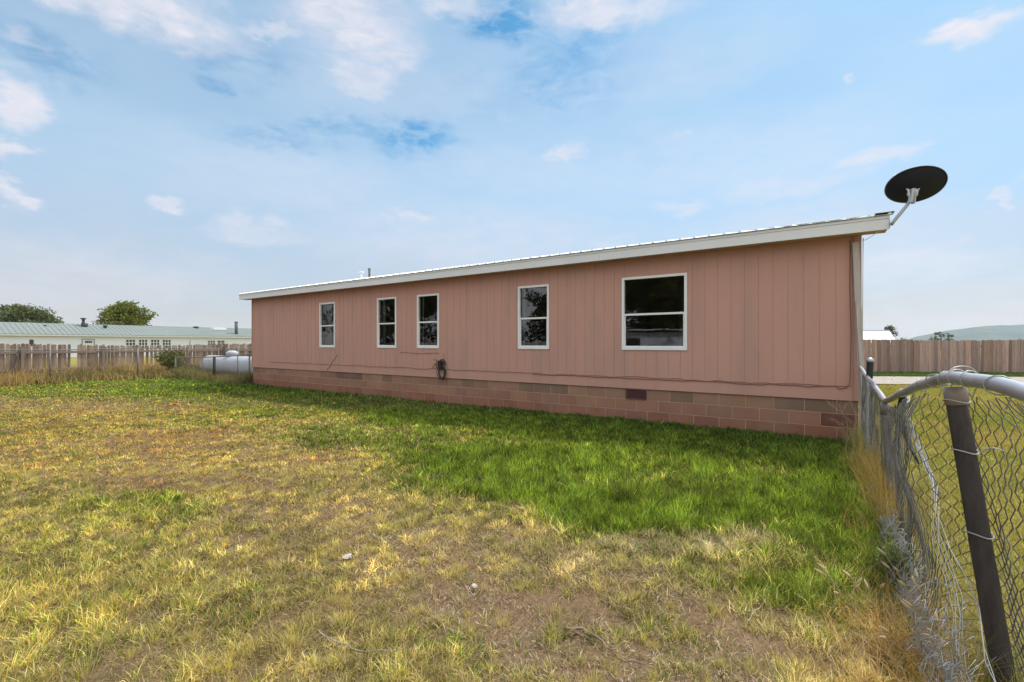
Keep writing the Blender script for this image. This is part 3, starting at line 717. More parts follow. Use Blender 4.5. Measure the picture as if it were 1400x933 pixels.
# crumpled extra mesh rolled up along the foot of the fence
def crumple(seed, x0, hh):
    def f(s, h, sg):
        n = lambda a, b, c: mnoise.noise(Vector((s*a+seed, h*b, c)))
        fade = min(1, max(0, (s-2.0)/.5))*min(1, max(0, (5.0-s)/1.2)); z = .015+(h*.62+.07*n(6, 7, 1)+.035*n(15, 15, 4))*(.3+.7*fade)
        return (x0+.05*n(5, 6, 7)+.05*n(13, 13, 9)-.05*math.sin(math.pi*h/hh), s+.07*n(7, 8, 11)+.03*n(16, 14, 13), max(.008, z))
    return f
chain_mesh(2.0, 5.0, .030, .030, lambda s: .46, crumple(3, .46, .46), .0016, 'rolled_mesh', M_wirelight, cf, 4)
chain_mesh(2.1, 4.4, .033, .033, lambda s: .34, crumple(41, .42, .34), .0016, 'rolled_mesh', M_wirelight, cf, 4)
# loose unravelled wire lying along the foot of the fence
b = MB(); r = random.Random(5)
for k in range(22):
    y = 2.15+abs(r.gauss(0, 1))*1.1
    if y > 5.2: continue
    x = .47+r.gauss(0, .045); z = .02+abs(r.gauss(0, .10)); pts = []; d = Vector((r.uniform(-.25, .25), -1 if r.random() < .5 else 1, r.uniform(-.1, .5))); p = Vector((x, y, z))
    st = .028
    for i in range(r.randint(8, 20)):
        zig = (1 if i % 2 else -1)*.022
        pts.append(p+Vector((zig*.6, 0, zig)))
        d += Vector((r.gauss(0, .45), r.gauss(0, .45), r.gauss(0, .45)-.8*(p.z-.12))); d.normalize(); p = p+d*st
        p.z = max(.01, p.z); p.x = min(max(p.x, .33), .6)
    b = MB(); b.tube(pts, r.uniform(.0009, .0014), 4); b.build('loose_wire', M_wirelight, cf, True)
for k in range(6):                                     # long bright strands swept down from the mesh past the post
    y0 = 3.5-k*.13; x0 = .50; pts = []
    for i in range(9):
        u = i/8; pts.append((x0+.02*math.sin(i*1.7+k)-.03*u+ .10*u*(k > 3), y0-1.15*u+.01*math.sin(i*2+k), (.78-.05*k)*(1-u)**1.25+.015))
    b = MB(); b.tube(pts, .0014, 5); b.build('loose_wire', M_wirelight, cf, True)
# dark strap and rolled edge of torn mesh hanging from the dent of the rail
hs = empty('hanging_strap', (.5, 4.55, .5), 'black rubber strap hanging from the dented rail beside the brown post', 'strap')
b = MB(); pts = [P(1240, 536, 3.35), P(1233, 545, 3.4), P(1230, 560, 3.45), P(1232, 580, 3.45), P(1240, 600, 3.4), P(1248, 618, 3.3), P(1256, 634, 3.2)]
b.tube(pts, [.017, .019, .019, .018, .017, .013, .005], 8); b.build('strap', M_blk, hs, True)
b = MB()
for k in range(16):
    pp = []
    for i, q in enumerate([(1240, 540), (1240, 560), (1244, 580), (1252, 602), (1262, 625), (1272, 650), (1284, 680)]):
        w_ = P(q[0]+r.uniform(-5, 5), q[1]+r.uniform(-4, 4), 3.4-.1*i); pp.append(w_)
    b.tube(pp, .0014, 4)
b.build('bunched_mesh', M_wirelight, cf, True)

# ------------------------------------------------------------------ left chain-link fences
XL = -23.5
lf = empty('chain_link_fence', (XL, 6, 0), 'far chain-link fence with thin rail in front of the left plank fence', 'fence')
b = MB(); pts = [(XL, y, 1.23+.02*math.sin(y*1.1)) for y in np.arange(-6, 15.1, .7)]; b.tube(pts, .02, 6); b.build('rail', M_oldpipe, lf, True)
for px, top, bot, mt in ((-70, 478, 530, M_oldpipe), (68, 470, 523, M_oldpipe), (188, 476, 517, M_oldpipe), (257, 463, 510, M_oldpipe), (307, 470, 512, M_post), (325, 474, 510, M_oldpipe)):
    d = ray(px); t = XL/d[0]; yy = d[1]*t
    b = MB(); zt = CAM_H+(470-top)*t/FPX; lean = .25 if px == 257 else (-.06 if px == 307 else 0)
    b.tube([(XL+.03, yy-lean*.6, -.05), (XL+.03, yy+lean*.4, zt)], .032, 8); b.build('post', mt, lf, True)
chain_mesh(-6, 15, .06, .06, lambda s: 1.2, lambda s, h, sg: (XL+.03+sg*.004, s, .02+h), .0018, 'mesh', M_wire, lf, 3)
nf = empty('chain_link_fence', (-20, 8.31, 0), 'low chain-link fence between the far house corner and the bush, in front of the tank', 'fence')
def lowz(x): return np.interp(x, [-23.4, -21.0, -19, X0], [.84, .88, .96, 1.06])
b = MB(); b.tube([(x, 8.31, lowz(x)) for x in np.arange(-23.4, X0, .4)]+[(X0-.02, 8.31, 1.06)], .022, 8); b.build('rail', M_oldpipe, nf, True)
for px, rr, mt in ((240, .03, M_oldpipe), (277, .036, M_oldpipe), (293, .055, M_post), (325, .022, M_oldpipe), (341, .03, M_oldpipe)):
    xx, t = onY(px, 8.31); b = MB(); b.tube([(xx, 8.31, -.05), (xx, 8.31, lowz(xx)+.02)], rr, 8); b.build('post', mt, nf, True)
chain_mesh(-23.4, X0, .055, .055, lambda s: float(lowz(s)), lambda s, h, sg: (s, 8.31+sg*.004, .01+h), .0018, 'mesh', M_wire, nf, 3)

# ------------------------------------------------------------------ plank fences
def plank_fence(name, a, bb, h, z0, pw, gapf, loc, label, skip=None, seed=1, tone=(1,1,1), railside=1, hvar=.04):
    t = empty(name, (loc[0], loc[1], 0), label, 'fence'); r = random.Random(seed)
    a = Vector(a); bb = Vector(bb); L_ = (bb-a).length; d = (bb-a).normalized(); nrm = Vector((-d.y, d.x, 0))
    m = MB(); cols = []; s = 0
    while s < L_:
        w = pw*r.uniform(.85, 1.1); g = gapf(s, r)
        if not (skip and skip(s)):
            zt = h+r.gauss(0, hvar*.5)+hvar*math.sin(s*.7); lean = r.gauss(0, .015); off = r.uniform(-.006, .006)
            p0 = a+d*(s+w/2)+nrm*off; p1 = p0+d*lean
            n = len(m.v); e0, e1 = -w/2, w/2; th = .009
            for zz, c in ((z0+r.uniform(0, .05), p0), (zt-.03, p1)):
                for e, o in ((e0, -th), (e1, -th), (e1, th), (e0, th)): q = c+d*e+nrm*o; m.v.append((q.x, q.y, zz))
            for e, o in ((e0*.55, -th), (e1*.55, -th), (e1*.55, th), (e0*.55, th)): q = p1+d*e+nrm*o; m.v.append((q.x, q.y, zt))
            for u in (0, 4):
                for i in range(4): m.f.append((n+u+i, n+u+(i+1) % 4, n+u+4+(i+1) % 4, n+u+4+i))
            m.f.append((n+8, n+9, n+10, n+11)); v_ = r.uniform(.6, 1.28); gry = r.uniform(.9, 1.15)
            cols += [(tone[0]*v_, tone[1]*v_*gry**.5, tone[2]*v_*gry)]*12
        s += w+g
    m.build('planks', M_wood, t, colors=np.array(cols))
    rb = MB()
    for z in (z0+.3, h-.3): 
        o = nrm*railside*.03; rb.bar(tuple(a+o+Vector((0, 0, z))), tuple(bb+o+Vector((0, 0, z))), .04, .09)
    rb.build('back_rail', M_wood, t, colors=np.full((len(rb.v), 3), .8))
    k = 0; s = 0
    while s < L_:
        pbx = MB(); q = a+d*s+nrm*railside*.1; pbx.box(q.x-.045, q.x+.045, q.y-.045, q.y+.045, -.05, h-.08); pbx.build('post', M_wood, t, colors=np.full((8, 3), .75)); s += 2.4
    return t
XW = -25.6
def yl(px): d = ray(px); t = XW/d[0]; return d[1]*t
YA = -8.0
def gp(s, r):
    y = YA+s
    if yl(192) < y < yl(226): return .07
    if y > yl(226): return r.choice([.0, .005, .005, .01, .02])
    return r.choice([0, 0, .003, .006, .012])
plank_fence('plank_fence', (XW, YA, 0), (XW, 22, 0), 1.40, .12, .10, gp, (XW, 6), 'uneven weathered plank fence with gaps at the far left, below the green-roofed home',
            skip=lambda s: (yl(93) < YA+s < yl(102)) or (yl(227) < YA+s < yl(235)) or (yl(270.5) < YA+s < yl(273.5)), seed=4, tone=(.93, .87, .77), railside=-1)
# pickets of a darker gate stand in the same line; a board props the planks
pb_ = tag(MB(), None) if False else None
b = MB(); b.bar((XW+.12, yl(15), .1), (XW+.06, yl(27), 1.25), .11, .03); o = b.build('prop_board', M_wood, None, colors=np.full((8, 3), .5)); tag(o, 'dark board propped diagonally against the left plank fence', 'board')
pr0, pr1 = P(1110, 470, 22.6), P(2500, 470, 19.5)
plank_fence('plank_fence', (pr0.x, pr0.y, 0), (pr1.x, pr1.y, 0), 1.63, .03, .14, lambda s, r: r.choice([0, .003, .006]), (pr0.x+4, pr0.y+2), 'even brown plank fence behind the dirt road on the right', seed=9, tone=(.86, .80, .80), railside=1, hvar=.018)

# ------------------------------------------------------------------ propane tank
tk = empty('propane_tank', (-19.8, 9.1, 0), 'white horizontal propane tank with rusty streaks behind the low fence', 'tank')
b = MB(); K = 28; ra = .40; zc = .54; xa, xb = -22.25, -17.5; prof = []
for q in np.linspace(0, math.pi/2, 8): prof.append((xa+ra*.75*(1-math.sin(q)), ra*math.cos(math.pi/2-q)))
prof = [(xa+ra*.75*(1-math.cos(q)), ra*math.sin(q)) for q in np.linspace(0.02, math.pi/2, 8)]+[(xb-ra*.75*(1-math.cos(q)), ra*math.sin(q)) for q in np.linspace(math.pi/2, .02, 8)]
b.tube([(p[0], 9.1, zc) for p in prof], [p[1] for p in prof], K); b.build('shell', M_tank, tk, True)
b = MB(); b.tube([(-20.05, 9.1, .97), (-20.05, 9.1, 1.10), (-20.05, 9.1, 1.16)], [.22, .22, .1], 18); b.build('valve_cover', M_tank, tk, True)
for xx in (-21.2, -18.6):
    b = MB(); b.box(xx-.08, xx+.08, 8.8, 9.4, -.03, .16); b.build('saddle', M_rust, tk, bevel=.01)

# ------------------------------------------------------------------ neighbour home (left)
def neighbour():
    XN = -66.0; y0, y1 = -2.0, 37.0
    t = empty('mobile_home', (XN, 17, 0), 'long white home with a pale green metal roof beyond the left fences', 'house')
    b = MB(); b.box(XN-8, XN, y0, y1, 0, 2.36)
    n = len(b.v)
    for yy in (y0+.01, y1-.01):
        n = len(b.v); b.v += [(XN-8, yy, 2.36), (XN, yy, 2.36), (XN-4, yy, 3.6)]; b.f.append((n, n+1, n+2))
    b.build('wall', M_hometan, t)
    r = MB(); a0, a1 = y0-.3, y1+.3; k = a0; zr_ = 3.68; ze_ = 2.42
    while k < a1:
        for (s0, s1, dz) in ((0, .35, 0), (.35, .41, .035)):
            if k+s1 <= a1:
                r.quad((XN+.35, k+s0, ze_+dz), (XN+.35, k+s1, ze_+dz), (XN-4, k+s1, zr_+dz), (XN-4, k+s0, zr_+dz))
                r.quad((XN-4, k+s0, zr_+dz), (XN-4, k+s1, zr_+dz), (XN-8.35, k+s1, ze_+dz), (XN-8.35, k+s0, ze_+dz))
            if dz: 
                for q in (s0, s1): r.quad((XN+.35, k+q, ze_), (XN+.35, k+q, ze_+dz), (XN-4, k+q, zr_+dz), (XN-4, k+q, zr_))
        k += .41
    r.build('roof', M_greenroof, t)
    f = MB(); f.box(XN+.30, XN+.345, a0, a1, 2.24, 2.40); f.build('fascia', M_trim, t)
    f = MB(); f.box(XN+.30, XN+.37, a0, a1, 2.402, 2.415); f.box(XN+.0, XN+.3, a0, a1, 2.236, 2.25); f.build('drip_edge', mat('grey_drip', (.12, .15, .14), .6), t)
    def yn(px): d = ray(px); return d[1]*XN/d[0]
    def win(pa, pb, z0, z1, cols, rows, nm='window', trim=True):
        a, c = yn(pa), yn(pb); w = MB(); w.box(XN+.003, XN+.02, a, c, z0, z1); fr = w.build(nm, M_darkglass if nm == 'window' else M_trim, t)
        g = MB()
        for i in range(cols+1): yy = a+(c-a)*i/cols; g.box(XN+.021, XN+.05, yy-.035, yy+.035, z0, z1)
        for i in range(rows+1): zz = z0+(z1-z0)*i/rows; g.box(XN+.0505, XN+.06, a-.03, c+.03, zz-.03, zz+.03)
        gg = g.build('glazing_bars', M_trim, None); gg.parent = fr; gg.data.transform(__import__('mathutils').Matrix.Translation(-t.location))
    for pa, pb, c in ((172, 185, 3), (189.5, 201.5, 3), (206, 218, 3), (222, 233.5, 3), (284, 294, 3), (297, 307, 2)): win(pa, pb, .9, 1.92 if pa < 250 else 1.85, c, 3)
    w = MB(); w.box(XN+.003, XN+.02, yn(40), yn(46), 1.2, 1.85); w.build('window', M_darkglass, t)
    a, c = yn(111.5), yn(129.5); w = MB(); w.box(XN+.003, XN+.04, a, a+.08, .3, 1.95); w.box(XN+.003, XN+.04, c-.08, c, .3, 1.95); w.box(XN+.003, XN+.04, a+.08, c-.08, 1.87, 1.95); w.build('door_frame', mat('grey_frame', (.3, .3, .3), .6), t)
    w = MB(); w.box(XN+.003, XN+.02, a+.15, c-.15, .3, 1.85); dr = w.build('door', M_trim, t)
    w = MB()
    for i in range(4): yy = a+.28+i*(c-a-.62)/3; w.box(XN+.021, XN+.03, yy, yy+.13, 1.5, 1.75)
    dd = w.build('door_light', M_darkglass, None); dd.parent = dr; dd.data.transform(__import__('mathutils').Matrix.Translation(-t.location))
    def pipe(px, ytop, ybot, rad, back, mt, nm):
        d = ray(px); X = XN-back; tt = X/d[0]; yy = d[1]*tt; p = MB(); p.tube([(X, yy, CAM_H+(470-ybot)*tt/FPX-.1), (X, yy, CAM_H+(470-ytop)*tt/FPX)], rad, 10)
        return p, (X, yy, CAM_H+(470-ytop)*tt/FPX)
    for (px, yt, yb_, rd, bk, nm, cap) in ((114, 435, 446, .13, 3.2, 'chimney', .25), (115.5, 442, 447, .3, 3.0, 'vent', 0), (144, 445, 449, .14, 2.5, 'vent', .22), (82, 451, 453, .1, 1.4, 'vent', .12), (62, 444.5, 446, .1, 2.8, 'vent', .12), (323, 440, 458, .2, .9, 'chimney', .22), (268, 446.5, 448, .3, 3.6, 'vent', 0)):
        p, tp = pipe(px, yt, yb_, rd, bk, None, nm)
        if cap: p.tube([(tp[0], tp[1], tp[2]-.15), tp], cap, 10)
        p.build(nm, mat('flue_dark', (.05, .065, .065), .6) if px != 323 else mat('flue_grey', (.12, .13, .13), .6), t, True)
    d = ray(299); X = XN-3.0; tt = X/d[0]; p = MB(); q = Vector((X, d[1]*tt, 3.4)); p.box(q.x-.7, q.x+.5, q.y-.8, q.y+.8, 3.28, 3.62); p.build('skylight', M_roof, t, bevel=.05)
neighbour()
# white-roofed building right
def shed():
    a = P(1110, 470, 50); t = empty('white_roofed_shed', (a.x, a.y, 0), 'shed with a plain white sloping roof just right of the pink home', 'shed')
    def q(px, py, tt): return tuple(P(px, py, tt))
    b = MB(); f1, f2, f3, f4 = P(1100, 467, 48), P(1226, 467, 48), P(1100, 467, 54), P(1210, 467, 54)
    for p in (f1, f2, f3, f4): p.z = 1.9
    n = len(b.v); 
    for p in (f1, f2, f4, f3): b.v.append((p.x, p.y, 0))
    for p in (f1, f2, f4, f3): b.v.append((p.x, p.y, p.z))
    b.f += [(0,1,5,4),(1,2,6,5),(2,3,7,6),(3,0,4,7)]; b.build('wall', M_hometan, t)
    r_ = MB(); e1, e2 = P(1098, 468.5, 47.6), P(1226.5, 467.8, 47.6); r1, r2 = P(1098, 453.5, 52), P(1216, 452.8, 52); k1, k2 = P(1098, 467.8, 56), P(1207, 467.8, 56)
    r_.quad(tuple(e1), tuple(e2), tuple(r2), tuple(r1)); r_.quad(tuple(r1), tuple(r2), tuple(k2), tuple(k1))
    for z_ in (.12,):
        r_.quad((e1.x, e1.y, e1.z-z_), (e2.x, e2.y, e2.z-z_), tuple(e2), tuple(e1))
    r_.f.append((len(r_.v), len(r_.v)+1, len(r_.v)+2)); r_.v += [tuple(e2), tuple(k2), tuple(r2)]
    r_.build('roof', M_roof, t)
    c = MB(); c.tube([tuple(r1+Vector((0, 0, .05))), tuple(r2+Vector((0, 0, .05)))], .08, 6); c.build('ridge_cap', mat('ridge_grey', (.4, .41, .42), .5), t)
shed()

# ------------------------------------------------------------------ trees
def leaf_cloud(clumps, per, size, col, seed, var=.3):
    r = np.random.default_rng(seed); Vs = []; Cs = []
    for (c, rad, squash) in clumps:
        n = int(per*rad**2*4); d = r.normal(size=(n, 3)); d /= np.linalg.norm(d, axis=1)[:, None]
        rr = rad*(.45+.55*r.random(n)**.5)*(1+.18*r.normal(size=n)); p = np.array(c)+d*rr[:, None]*np.array([1, 1, squash])
        u = r.normal(size=(n, 3)); u /= np.linalg.norm(u, axis=1)[:, None]; w = np.cross(u, r.normal(size=(n, 3))); w /= np.linalg.norm(w, axis=1)[:, None]+1e-9
        s = size*r.uniform(.6, 1.3, n)[:, None]
        q = np.stack([p-u*s, p-w*s*.55, p+u*s, p+w*s*.55], 1); Vs.append(q.reshape(-1, 3))
        cc = np.array(col)*(1+var*r.normal(size=(n, 1))*.5)*(1+.22*(r.random()-.5)); cc = np.clip(cc, .005, 1)
        yel = r.random((n, 1)) < .12; cc = np.where(yel, cc*np.array([1.6, 1.3, .8]), cc)
        Cs.append(np.repeat(cc, 4, 0))
    V = np.concatenate(Vs); F = np.arange(len(V)).reshape(-1, 4); return V, F, np.concatenate(Cs)
def tree(base, H, W, col, seed, label, size=.22, name='tree', group=None, low=.18, per=26, cat='tree', nclump=34, lean=0):
    r = random.Random(seed); t = empty(name, base, label, cat, group); b = MB(); bx, by, bz = base
    b.tube([(bx, by, -.1), (bx+lean*.3, by, H*.22), (bx+lean*.6, by+.1, H*.5), (bx+lean, by, H*.8)], [H*.035, H*.028, H*.018, H*.006], 8)
    cl = []
    for k in range(nclump):
        a = r.uniform(0, 2*math.pi); zf = low+(1-low)*r.random()**.85; prof = math.sin(math.pi*min(1, (zf-low*.6)/(1-low*.6))**.75)**.6
        rr = W/2*prof*r.uniform(.35, .95); z = H*zf*.95; cr = W*r.uniform(.09, .18)
        c = (bx+lean*zf+math.cos(a)*rr, by+math.sin(a)*rr, z); cl.append((c, cr, r.uniform(.6, .85)))
        if k % 3 == 0: z0 = H*(.15+.5*zf*.7); b.tube([(bx+lean*.4, by, z0), ((bx+c[0])/2, (by+c[1])/2, (z0+z)/2+.2), c], [H*.012, H*.008, H*.003], 5)
    b.build('trunk', M_bark, t, True)
    V, F, Cc = leaf_cloud(cl, per, size, col, seed); o = mesh_np('crown', V, F, None, M_leaf, Cc); o.parent = t; o.data.transform(__import__('mathutils').Matrix.Translation(-t.location))
    return t
def far(px, t): p = P(px, 470, t); return (p.x, p.y, 0)
tree(far(34, 88), 8.1, 12.2, (.12, .145, .06), 3, 'broad grey-green tree behind the left end of the green roof', .24, per=20, nclump=60, low=.2)
tree(far(172, 84), 8.7, 9.4, (.15, .17, .03), 5, 'yellow-green tree rising behind the middle of the green roof', .22, per=28, nclump=64, low=.2)
tree(far(1217, 75), 4.3, 3.6, (.07, .10, .055), 6, 'dark tree just behind the right edge of the white shed roof', .16, per=30, nclump=24, low=.3)
tree(far(1233, 78), 2.6, 2.2, (.065, .10, .05), 16, 'low dark tree right of the white shed, below the hill', .14, per=30, nclump=16, low=.3)
tree(far(1287, 90), 4.0, 3.4, (.065, .10, .06), 7, 'dark round tree above the right plank fence in front of the hill', .16, per=30, nclump=22, low=.3)
tree(far(1301, 90), 3.2, 2.2, (.09, .14, .045), 8, 'small lighter green tree at the right side of a dark round tree', .15, per=30, nclump=16, low=.3)
tree(far(1396, 90), 2.4, 2.4, (.065, .10, .05), 9, 'low tree tip at the right edge of the picture above the fence', .15, per=30, nclump=14, low=.3)
# tall trees behind the photographer, seen in the window glass
tree((-9.5, -16, 0), 10, 11, (.05, .065, .02), 12, 'tall tree behind the photographer, mirrored in the large window', .2, per=34, nclump=70, low=.1)
tree((-33, -13, 0), 9.5, 13, (.05, .065, .02), 14, 'wide tree far left behind the photographer, mirrored in the second and third windows', .22, per=14, nclump=60, low=.1)
tree((-16.5, -14, 0), 8.5, 6, (.06, .075, .02), 13, 'slimmer tree behind the photographer, mirrored in the middle windows', .15, per=60, nclump=50, low=.15)
plank_fence('board_fence', (-30, -9.5, 0), (-15, -9.5, 0), 1.55, .03, .14, lambda s, r: r.choice([0, .004, .01]), (-8, -9.5), 'pale board fence behind the photographer, mirrored low in the left windows', seed=19, tone=(1.5, 1.7, 1.9), railside=-1)

ws = empty('white_shed', (-8, -12.5, 0), 'low white shed behind the photographer, mirrored at the bottom of the large window', 'shed')
b = MB(); b.box(-12.5, -3.2, -14.5, -11.5, 0, 2.15); b.build('wall', M_hometan, ws)
b = MB(); b.bar((-12.8, -13, 2.3), (-2.9, -13, 2.3), 3.5, .08); b.build('roof', M_roof, ws)
b = MB(); b.box(-6.6, -5.7, -11.5, -11.46, .05, 2.0); b.build('door', mat('shed_door', (.15, .16, .2), .6), ws)
b = MB(); b.box(-10.4, -9.3, -11.5, -11.46, 1.0, 1.8); b.build('window', M_darkglass, ws)
# ------------------------------------------------------------------ bushes
def bush(c, rx, rz, col, seed, label, per=300, size=.05, name='shrub'):
    t = empty(name, c, label, 'bush'); r = random.Random(seed); cl = []
    b = MB()
    for k in range(16):
        a = r.uniform(0, 6.28); rr = rx*r.uniform(.1, .75); z = rz*r.uniform(.25, .85); p = (c[0]+math.cos(a)*rr, c[1]+math.sin(a)*rr, z); cl.append((p, rx*r.uniform(.2, .36), .9))
        b.tube([(c[0]+math.cos(a)*.05, c[1]+math.sin(a)*.05, 0), ((c[0]+p[0])/2, (c[1]+p[1])/2, z*.6), p], [.012, .008, .003], 4)
    b.build('stems', M_bark, t)
    V, F, Cc = leaf_cloud(cl, per, size, col, seed); o = mesh_np('foliage', V, F, None, M_leaf, Cc); o.parent = t; o.data.transform(__import__('mathutils').Matrix.Translation(-t.location))
g1 = Gp(240, 515); bush((g1.x-.9, g1.y+.1, 0), .95, 1.15, (.13, .14, .035), 4, 'green and brown bush at the corner where the left fences meet', 480, .05)
g1 = Gp(266, 517); bush((g1.x-.6, g1.y, 0), .55, .5, (.16, .14, .05), 5, 'low yellowish bush at the foot of the low fence left of the tank', 260, .05)
g1 = Gp(1216, 800); bush((g1.x+.03, g1.y, 0), .17, .27, (.13, .17, .05), 6, 'small feathery green weed at the foot of the near fence', 7000, .009, 'weed')

# ------------------------------------------------------------------ grass
def blades(px_, py_, hgt, wid, col, lean, ang, z0=None, seg=3):
    """arrays -> (V, quads, tris, col) of tapering bent blades"""
    n = len(px_); d = np.stack([np.cos(ang), np.sin(ang), np.zeros(n)], 1)
    fa = rng.uniform(0, 2*np.pi, n); side = np.stack([np.cos(fa), np.sin(fa), np.zeros(n)], 1)
    z0 = zground(px_, py_)-.004 if z0 is None else z0
    base = np.stack([px_, py_, z0], 1); up = np.array([0, 0, 1.])
    V = []
    for j, (u, wf) in enumerate(((0, 1), (.5, .8), (1, 0))):
        c = base+up*(hgt*np.cos(lean*.6)*u*(1-.35*u*np.sin(lean)))[:, None]+d*(hgt*np.sin(lean)*(u**1.6))[:, None]
        if wf > 0: V += [c-side*(wid*wf/2)[:, None], c+side*(wid*wf/2)[:, None]]
        else: V += [c]
    V = np.stack(V, 1).reshape(-1, 3); i0 = np.arange(n)[:, None]*5
    Fq = i0+np.array([[0, 1, 3, 2]]); Ft = i0+np.array([[2, 3, 4]])
    return V, Fq, Ft, np.repeat(col, 5, 0)
def join(parts):
    Vs, Qs, Ts, Cs = [], [], [], []; o = 0
    for V, Q, T, Cc in parts: Vs.append(V); Qs.append(Q+o); Ts.append(T+o); Cs.append(Cc); o += len(V)
    return np.concatenate(Vs), np.concatenate(Qs), np.concatenate(Ts), np.concatenate(Cs)
GREEN = np.array([.33, .40, .035]); DGREEN = np.array([.12, .21, .03]); YEL = np.array([.82, .53, .13]); OLIVE = np.array([.48, .37, .035]); PALE = np.array([.52, .45, .31]); RUST = np.array([.50, .24, .07])
def lawn_color(g, pal, x, y):
    n = len(g); r = rng.random(n); out = np.empty((n, 3))
    isg = r < np.clip(g*1.25-.12, 0.02, 1)
    mx_ = rng.random((n, 1))**1.5; gg = GREEN*(1-mx_)+DGREEN*mx_
    # house shade by the wall, painted into the blades as darker green
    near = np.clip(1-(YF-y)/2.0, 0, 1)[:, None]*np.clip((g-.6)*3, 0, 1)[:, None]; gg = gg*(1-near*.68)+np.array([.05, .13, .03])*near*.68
    yl_ = rng.random((n, 1)); tt = np.clip((-SY_*x+CY_*y-3)/4, 0, 1)[:, None]; oo = (YEL*tt+np.array([.76, .61, .25])*(1-tt))*(1-yl_)+OLIVE*yl_; oo = oo*(1-pal[:, None]*.8)+PALE*pal[:, None]*.8
    rust = (vnoise(x*1.1, y*1.1, 55, 4) > .53)[:, None]*np.clip(.55-g, 0, 1)[:, None]*2.2*(x < -5)[:, None]; oo = oo*(1-rust*.5)+RUST*rust*.5
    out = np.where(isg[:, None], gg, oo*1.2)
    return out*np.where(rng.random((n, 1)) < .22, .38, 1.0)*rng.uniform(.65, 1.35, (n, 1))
def sample(n, t0, t1, amax=1.3, power=1.0, amin=None):
    u = rng.random(n); t = (t0**(2-power)+u*(t1**(2-power)-t0**(2-power)))**(1/(2-power)) if power != 2 else t0*(t1/t0)**u
    amin = -amax if amin is None else amin
    a = rng.uniform(amin, amax, n); x = (CY_*a-SY_)*t; y = (SY_*a+CY_)*t
    return x, y, t
def in_yard(x, y): return (x < FX-.02) & ((y < YF+.02) | (x < X0)) & (x > -25.3)
parts = []
# tufts and lush turf
def add_zone(n, t0, t1, power, wscale, per=1):
    x, y, t = sample(n, t0, t1, 1.3, power)
    k = in_yard(x, y); x, y, t = x[k], y[k], t[k]
    g, c, l, pal = lawn(x, y)
    tuft = vnoise(x*11, y*11, 71, 3)
    keep = rng.random(len(x)) < np.clip((c*1.3-.06+(tuft-.5)*4.2*(1.2-c))*np.clip(c*1.9, .2, 1), .012, 1)
    x, y, t, g, c, l, pal, tuft = [q[keep] for q in (x, y, t, g, c, l, pal, tuft)]
    n = len(x); lush = np.clip((g-.55)*2.2, 0, 1)
    hgt = l*rng.uniform(.45, 1.15, n)*(1+(tuft-.5)*1.8); hgt *= 1+.25*(vnoise(x*2, y*2, 72, 2)-.5)
    wid = np.maximum(.0030, t*.0016)*wscale*rng.uniform(.7, 1.3, n)
    lean = np.abs(rng.normal(.75, .35, n))*(1-lush*.35); lean = np.clip(lean, .05, 1.45)
    ang = rng.uniform(0, 2*np.pi, n)
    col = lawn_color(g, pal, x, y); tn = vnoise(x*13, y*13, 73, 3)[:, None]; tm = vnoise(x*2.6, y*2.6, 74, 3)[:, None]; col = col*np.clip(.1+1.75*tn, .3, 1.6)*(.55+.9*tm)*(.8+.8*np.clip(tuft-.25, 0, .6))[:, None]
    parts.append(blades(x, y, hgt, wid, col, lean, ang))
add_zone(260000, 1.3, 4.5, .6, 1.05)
add_zone(330000, 4.5, 10, .8, 1.15)
add_zone(280000, 10, 27, 1.0, 1.25)
# thatch: short straws lying on the soil
def thatch(n, t0, t1):
    x, y, t = sample(n, t0, t1, 1.3, .8); k = in_yard(x, y); x, y, t = x[k], y[k], t[k]
    g, c, l, pal = lawn(x, y); k = rng.random(len(x)) < .9-.5*np.clip(g-.3, 0, 1); x, y, t, g, pal = x[k], y[k], t[k], g[k], pal[k]; n = len(x)
    r = rng.random((n, 1)); r = r**.6; col = np.array([.52, .40, .20])*(1-r)+np.array([.20, .13, .07])*r; col *= rng.uniform(.7, 1.3, (n, 1))
    parts.append(blades(x, y, rng.uniform(.03, .09, n), np.maximum(.0026, t*.0013)*rng.uniform(.8, 1.5, n), col, np.full(n, 1.5), rng.uniform(0, 6.28, n), z0=zground(x, y)+rng.uniform(.002, .015, n)))
thatch(90000, 1.3, 5); thatch(60000, 5, 12)
def litter(n):                                         # pale broken straw and leaf bits on the bare soil
    x, y, t = sample(n, 1.3, 6, 1.2, .7, -.35); k = in_yard(x, y); x, y, t = x[k], y[k], t[k]
    g, c, l, pal = lawn(x, y); k = (c < .62) & (vnoise(x*3, y*3, 61, 3) > .42); x, y, t = x[k], y[k], t[k]; n = len(x)
    col = np.array([.66, .56, .42])*rng.uniform(.5, 1.15, (n, 1))
    parts.append(blades(x, y, rng.uniform(.01, .045, n), rng.uniform(.004, .009, n), col, np.full(n, 1.45), rng.uniform(0, 6.28, n), z0=zground(x, y)+rng.uniform(.004, .015, n)))
litter(26000)
